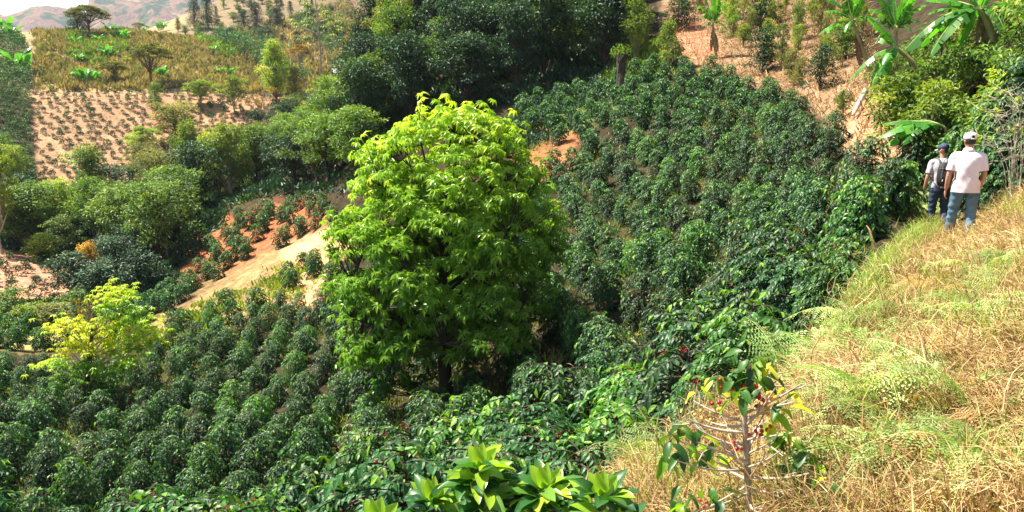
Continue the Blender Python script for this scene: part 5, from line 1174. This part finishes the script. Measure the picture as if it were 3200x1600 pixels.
def blob(mb, c, sc, seg=16, ring=12): ball(mb, c, 1, seg=seg, ring=ring, sc=sc)
def remesh(mb, name, mat, parent, vox=.011, smooth=5, extra=None):
    o = mb.obj(name, mat, None, True); md = o.modifiers.new('r', 'REMESH'); md.mode = 'VOXEL'; md.voxel_size = vox
    if smooth: sm = o.modifiers.new('s', 'SMOOTH'); sm.iterations = smooth; sm.factor = .5
    dg = bpy.context.evaluated_depsgraph_get(); me = bpy.data.meshes.new_from_object(o.evaluated_get(dg)); o.modifiers.clear(); old = o.data; o.data = me; bpy.data.meshes.remove(old)
    me.materials.clear(); me.materials.append(mat)
    if extra is not None:
        import bmesh
        bm = bmesh.new(); bm.from_mesh(me); e = extra.mesh('x', mat, True); bm.from_mesh(e); bm.to_mesh(me); bm.free(); bpy.data.meshes.remove(e)
    me.polygons.foreach_set('use_smooth', np.ones(len(me.polygons), bool)); me.name = name
    if parent: o.parent = parent
    return o
def hand(body, fing, w, d, side):
    """relaxed hand hanging from wrist w along d; side: +1 thumb forward"""
    d = nrm(np.array(d, float)); f = np.array([0, 1., 0]); f = nrm(f-d*f.dot(d)); o = np.cross(d, f)*side
    capsule(body, [w, w+d*.03, w+d*.06, w+d*.088], [.021, .027, .031, .026], .62)
    for i, (u, l) in enumerate(((-.028, .060), (-.010, .075), (.009, .080), (.027, .072))):
        b = w+d*.082+f*u; cu = o*.010
        capsule(fing, [b-d*.02, b+d*l*.4+cu*.3, b+d*l*.75+cu*1.6, b+d*l+cu*3.2], [.0088, .0085, .0078, .006], 1, 7)
    b = w+d*.025+f*.026; capsule(fing, [b, b+f*.022+d*.022+o*.004, b+f*.030+d*.045+o*.010, b+f*.028+d*.064+o*.014], [.011, .0105, .009, .007], 1, 7)
def person(loc, rz, H, lab, P):
    root = empty('person', loc, lab, 'person', None, rz); s = H/1.75
    V3 = lambda *a: np.array(a, float)
    body, fing, sh, jn, hr = MB(), MB(), MB(), MB(), MB()
    # torso, neck, head
    capsule(body, [(0,0,.86),(0,0,1.0),(0,-.01,1.15),(0,-.005,1.32),(0,.01,1.42)], [.105,.105,.11,.115,.07], [1.5,1.4,1.35,1.45,1.9])
    capsule(body, [(0,.01,1.38),(0,.02,1.47),(0,.03,1.56)], [.062,.056,.055])
    hc = V3(0, .035, 1.635); hd = P.get('head', 0); ch, shh = math.cos(hd), math.sin(hd)
    rot = lambda v: V3(v[0]*ch-v[1]*shh, v[0]*shh+v[1]*ch, v[2])
    blob(body, hc, (.076,.092,.105)); blob(body, hc+rot(V3(0,.035,-.055)), (.055,.055,.052)); blob(body, hc+rot(V3(0,.100,-.012)), (.013,.02,.024)); blob(body, hc+rot(V3(0,.085,-.060)), (.026,.014,.010))
    for sx_ in (-1, 1):
        blob(body, hc+rot(V3(sx_*.078,-.008,-.012)), (.012,.020,.032)); blob(body, hc+rot(V3(sx_*.032,.078,.010)), (.016,.012,.010))
    arms = P['arms']
    for a in arms:
        capsule(body, [a[0], (a[0]+a[1])/2, a[1]], [.052,.047,.040]); capsule(body, [a[1], a[1]+(a[2]-a[1])*.3, a[2]], [.040,.041,.026]); hand(body, fing, a[2], a[2]-a[1], a[3])
    for l in P['legs']: capsule(body, [l[0], (l[0]+l[1])/2, l[1]], [.085,.072,.052]); capsule(body, [l[1], l[1]+(l[2]-l[1])*.3, l[2]], [.052,.052,.036])
    b = remesh(body, 'body', M['skin'], root, .009, 3, fing)
    # hair on the nape and temples
    blob(hr, hc+rot(V3(0,-.012,.0)), (.081,.090,.095)); h = hr
    hv = np.concatenate(hr.v)-hc; lim = -.066; m = MB(); ball(m, (0,0,0), 1, seg=24, ring=20, sc=(.0815,.093,.097)); v = m.v[0].copy()
    v[:,2] = np.maximum(v[:,2], np.where(v[:,1] > .02, -.005, lim)); v[:,1] = np.minimum(v[:,1], .055)
    m.v[0] = np.array([rot(q) for q in v], np.float32)+(hc+rot(V3(0,-.006,0))).astype(np.float32); m.obj('hair', M['hair'], root, True)
    # shirt
    sc_ = P.get('girth', 1.)
    capsule(sh, [(0,-.002,P['hem']-.08),(0,-.003,P['hem']+.03),(0,-.008,1.08),(0,-.008,1.24),(0,.0,1.36),(0,.01,1.435),(0,.015,1.455)], np.array([.142,.142,.138,.140,.126,.085,.06])*sc_, [1.36,1.36,1.36,1.46,1.62,1.9,1.4], 22)
    for a in arms:
        e = a[0]+(a[1]-a[0])*P.get('sleeve', .80); m0 = V3(a[0][0]*.55, a[0][1], a[0][2]+.015)
        capsule(sh, [m0, a[0]+V3(0,0,.002), (a[0]+e)/2, e+(e-a[0])*.25], [.066,.068,.066,.068])
    so = remesh(sh, 'shirt', M[P['shirt']], root, .012, 4)
    # trim the shirt at hem and cuffs
    import bmesh
    bm = bmesh.new(); bm.from_mesh(so.data)
    def cut(co, no, sel=None):
        g = [f for f in bm.faces if sel is None or sel(f.calc_center_median())]; ge = {e for f in g for e in f.edges}; gv = {v for f in g for v in f.verts}
        bmesh.ops.bisect_plane(bm, geom=list(gv)+list(ge)+g, plane_co=co, plane_no=no, clear_outer=True)
    cut(Vector((0,0,P['hem'])), Vector((0,0,-1)), lambda c: abs(c.x) < .23 and c.z < 1.1)
    for a in arms:
        e = Vector(a[0]+(a[1]-a[0])*P.get('sleeve', .80)); d = (Vector(a[1])-Vector(a[0])).normalized(); sx_ = 1 if a[0][0] > 0 else -1; ex = e.copy()
        cut(e, d, lambda c, sx_=sx_, ex=ex: c.x*sx_ > abs(ex.x)-.075 and c.z < ex.z+.10 and (c-ex).length < .16)
    # small creases
    for v in bm.verts:
        x, y, z = v.co; f = math.sin(z*38+x*19+math.sin(x*23)*1.3)*.0022+math.sin(z*17-x*31+y*9)*.0028; v.co += v.normal*f if z < 1.36 else v.normal*0
    bm.to_mesh(so.data); bm.free()
    sd_ = so.modifiers.new('t', 'SOLIDIFY'); sd_.thickness = .004
    # collar
    if P.get('collar'):
        c = MB(); a = np.linspace(0, 2*np.pi, 29)[:-1]; rings = []
        for z, rx, ry in ((1.452,.083,.078),(1.505,.068,.066),(1.512,.069,.067),(1.462,.094,.088)): rings.append(np.stack([np.cos(a)*rx, .018+np.sin(a)*ry, np.full(28, z)+.010*np.sin(a)*-1], 1))
        V = np.stack(rings, 1).reshape(-1, 3); F = np.concatenate([[[i*4+q, ((i+1)%28)*4+q, ((i+1)%28)*4+(q+1)%4, i*4+(q+1)%4] for q in range(4)] for i in range(28)]); c.add(V, F); c.obj('collar', M[P['shirt']], root, True)
    # trousers
    capsule(jn, [(0,.0,1.0),(0,-.005,.92),(0,-.012,.84)], [.118,.128,.118], [1.32,1.36,1.45], 20)
    for l in P['legs']:
        hp, kn, an = l[:3]; capsule(jn, [hp+V3(0,0,.02), hp+(kn-hp)*.5, kn, kn+(an-kn)*.4, an+V3(0,0,-.005)], [.101,.092,.074,.073,.066], 1.0, 18)
    jo = remesh(jn, 'jeans', M[P['jeans']], root, .011, 3)
    me = jo.data; n = len(me.vertices); v = np.zeros(n*3, np.float32); me.vertices.foreach_get('co', v); v = v.reshape(-1, 3); nn = np.zeros(n*3, np.float32); me.vertices.foreach_get('normal', nn); nn = nn.reshape(-1, 3)
    am = .0025+.006*np.clip((.35-v[:,2])/.3, 0, 1)+.003*(np.abs(v[:,2]-.5) < .1); f = (np.sin(v[:,2]*62+np.sin(v[:,0]*30)*1.6+v[:,1]*14)+.6*np.sin(v[:,2]*31-v[:,0]*40))*am; me.vertices.foreach_set('co', (v+nn*f[:,None]).ravel())
    for sx_ in (-1, 1):      # back pockets
        pk = MB(); xs_ = np.linspace(-.055, .055, 5)+sx_*.082; zs_ = np.linspace(.935, .80, 5); V = []
        for z in zs_:
            for x in xs_:
                dy = -(.150-.35*(abs(x)-.02)**2*4)-.004; V.append((x, dy+(.012 if z > .9 else 0), z-(.015 if z < .81 and abs(x-sx_*.082) < .03 else 0)))
        # pockets sit on the seat of the trousers
        rr2 = .128*1.36
        V = [(x, -.005-.131*math.sqrt(max(0, 1-(x/(rr2*1.02))**2))-.006, z) for (x, _, z) in V]
        pk.add(V, [[i*5+j, i*5+j+1, i*5+j+6, i*5+j+5] for i in range(4) for j in range(4)]); po = pk.obj('back_pocket', M[P['jeans']], jo, True); sl = po.modifiers.new('t', 'SOLIDIFY'); sl.thickness = .006; sl.offset = 0
    # shoes
    for l in P['legs']:
        an, tow = l[2], nrm(l[3]); up = nrm(np.cross(np.cross(tow, [0,0,1.]), tow)); sm_ = MB(); so_ = MB()
        c0 = an-up*.045; capsule(sm_, [c0-tow*.06, c0, c0+tow*.09, c0+tow*.165], [.040,.046,.040,.028], 1.05); capsule(sm_, [an+up*.03, an-up*.02], [.045,.05])
        o_ = remesh(sm_, 'shoe', M[P['shoe']], root, .009, 2)
        capsule(so_, [c0-tow*.07-up*.035, c0-up*.035, c0+tow*.09-up*.035, c0+tow*.175-up*.032], [.014,.015,.015,.012], [2.6,2.7,2.9,2.2]); so_.obj('sole', M['sole'], o_, True)
    # cap
    cp = MB(); ball(cp, (0,0,0), 1, seg=28, ring=20, sc=(.093,.108,.092)); v = cp.v[0].copy(); v[:,2] = np.maximum(v[:,2], -.012-.012*(v[:,1] < -.03))
    f_, _m = cp.f[0]; cen = v[f_].mean(1); keep_ = ~((np.hypot(cen[:,0], (cen[:,2]-.004)*1.2) < .026) & (cen[:,1] < -.07)); cp.f[0] = (f_[keep_], _m[keep_])
    tl = P.get('tilt', .12)
    def capx(v):
        v = np.asarray(v, float); y = v[:,1]*math.cos(tl)+v[:,2]*math.sin(tl)*0+0; z = v[:,2]-v[:,1]*math.sin(tl); w = np.stack([v[:,0], y, z], 1); return np.array([rot(q) for q in w])+hc+V3(0,0,.034)
    cp.v[0] = capx(v).astype(np.float32); co_ = cp.obj('cap', M[P['cap']], root, True); sl = co_.modifiers.new('t', 'SOLIDIFY'); sl.thickness = .004
    bl = MB(); a = np.linspace(-1.15, 1.15, 17); V = []
    for q in np.linspace(0, 1, 5):
        for t in a: V.append((math.sin(t)*(.088+.0*q), .052*math.cos(t)+.045+q*.075*math.cos(t)**.6, -.006-.012*q+.022*(1-abs(math.sin(t)))*0-.02*math.sin(t)**2))
    bl.add(capx(V), [[i*17+j, i*17+j+1, (i+1)*17+j+1, (i+1)*17+j] for i in range(4) for j in range(16)]); bo = bl.obj('brim', M[P.get('brim', P['cap'])], co_, True); sl = bo.modifiers.new('t', 'SOLIDIFY'); sl.thickness = .004
    if True:
        bt = MB(); ball(bt, capx([(0,0,.093)])[0], .007, seg=8, ring=6); bt.obj('button', M[P['cap']], co_, True)
        st2 = MB(); V = [(math.sin(t)*.094, -math.cos(t)*.108, z) for t in np.linspace(-.34, .34, 9) for z in (-.030, -.014)]; st2.add(capx(V), [[2*i, 2*i+2, 2*i+3, 2*i+1] for i in range(8)]); so2 = st2.obj('strap', M[P['cap']], co_, True); sl = so2.modifiers.new('t', 'SOLIDIFY'); sl.thickness = .003; sl.offset = 0
    root.scale = (s,)*3
    return root
def g_at(px, r): return at(px, r)
A = lambda *a: np.array(a, float)
pw = at(2999, 14.5); 
person((pw.x, pw.y, pw.z-.02), R(-19), 1.76, 'person in white polo shirt, white cap and faded blue jeans walking on the path', dict(
    arms=[(A(-.195,.0,1.385), A(-.250,-.03,1.10), A(-.262,.045,.86), 1), (A(.195,.0,1.385), A(.240,-.01,1.11), A(.225,.13,.90), -1)],
    legs=[(A(-.098,0,.90), A(-.125,.10,.49), A(-.135,.22,.115), A(-.15,1,-.05)), (A(.098,0,.90), A(.115,.02,.48), A(.105,-.10,.10), A(.15,1,-.12))],
    hem=.83, girth=1.06, shirt='white_cloth', jeans='jeans', cap='cap_white', shoe='shoe_grey', head=.28, collar=True, sleeve=.78))
pb = at(2925, 17.9)
person((pb.x, pb.y, pb.z-.02), R(-14), 1.72, 'person with a backpack, navy cap, grey shirt and dark jeans walking ahead on the path', dict(
    arms=[(A(-.19,.0,1.375), A(-.25,-.02,1.09), A(-.27,.07,.84), 1), (A(.19,.0,1.375), A(.235,-.03,1.09), A(.24,.09,.87), -1)],
    legs=[(A(-.09,0,.90), A(-.10,.05,.48), A(-.10,.08,.10), A(-.1,1,-.05)), (A(.09,0,.90), A(.115,.08,.49), A(.13,-.16,.17), A(.1,.8,-.6))],
    hem=.88, girth=.98, shirt='grey_cloth', jeans='jeans_dark', cap='cap_navy', brim='cap_white', shoe='shoe_brown', head=.75, sleeve=.75, tilt=.2))  # navy cap's brim is white: the sunlight on it is put into its colour
def backpack(loc, rz, s):
    root = empty('backpack', loc, 'black and grey backpack worn over the grey shirt of the walker ahead', 'backpack', None, rz)
    a = MB(); capsule(a, [(0,-.205,.93),(0,-.22,1.02),(0,-.225,1.18),(0,-.215,1.30),(0,-.195,1.39)], [.055,.085,.09,.085,.045], [1.9,1.65,1.55,1.5,1.8], 18); body = remesh(a, 'main_bag', M['black_cloth'], root, .011, 2)
    a = MB(); capsule(a, [(0,-.29,1.0),(0,-.305,1.1),(0,-.30,1.22)], [.04,.05,.035], [2.4,2.1,2.2], 16); remesh(a, 'front_pocket', M['black_cloth'], root, .011, 2)
    for sx_ in (-1, 1):
        b = MB(); pts = np.array([(sx_*.075,-.17,1.37),(sx_*.10,-.06,1.475),(sx_*.125,.06,1.46),(sx_*.15,.135,1.34),(sx_*.175,.12,1.15),(sx_*.185,-.02,1.02),(sx_*.12,-.17,.95)]); capsule(b, pts, [.007,.008,.010,.009,.006,.005,.004], [3.2,3.2,3.4,3.2,2.6,2.2,2.2], 10); b.obj('shoulder_strap', M['strap'], root, True)
    b = MB()
    for x0 in (-.07, .07): tube(b, [(x0,-.305,.98),(x0*1.05,-.335,1.1),(x0,-.325,1.24),(x0*.8,-.29,1.33)], .006, 5)
    tube(b, [(-.11,-.265,1.27),(-.05,-.318,1.285),(.05,-.318,1.285),(.11,-.265,1.27)], .006, 5); b.obj('compression_strap', M['strap'], root, True)
    b = MB(); tube(b, [(-.035,-.215,1.40),(-.02,-.225,1.455),(.02,-.225,1.455),(.035,-.215,1.40)], .006, 6); b.obj('grab_handle', M['strap'], root, True)
    b = MB(); tube(b, [(-.06,-.348,1.03),(-.055,-.352,1.07)], .008, 6); b.obj('zip_pull', M['cap_white'], root, True)
    root.scale = (s,)*3
backpack((pb.x, pb.y, pb.z-.02), R(-14), 1.72/1.75)
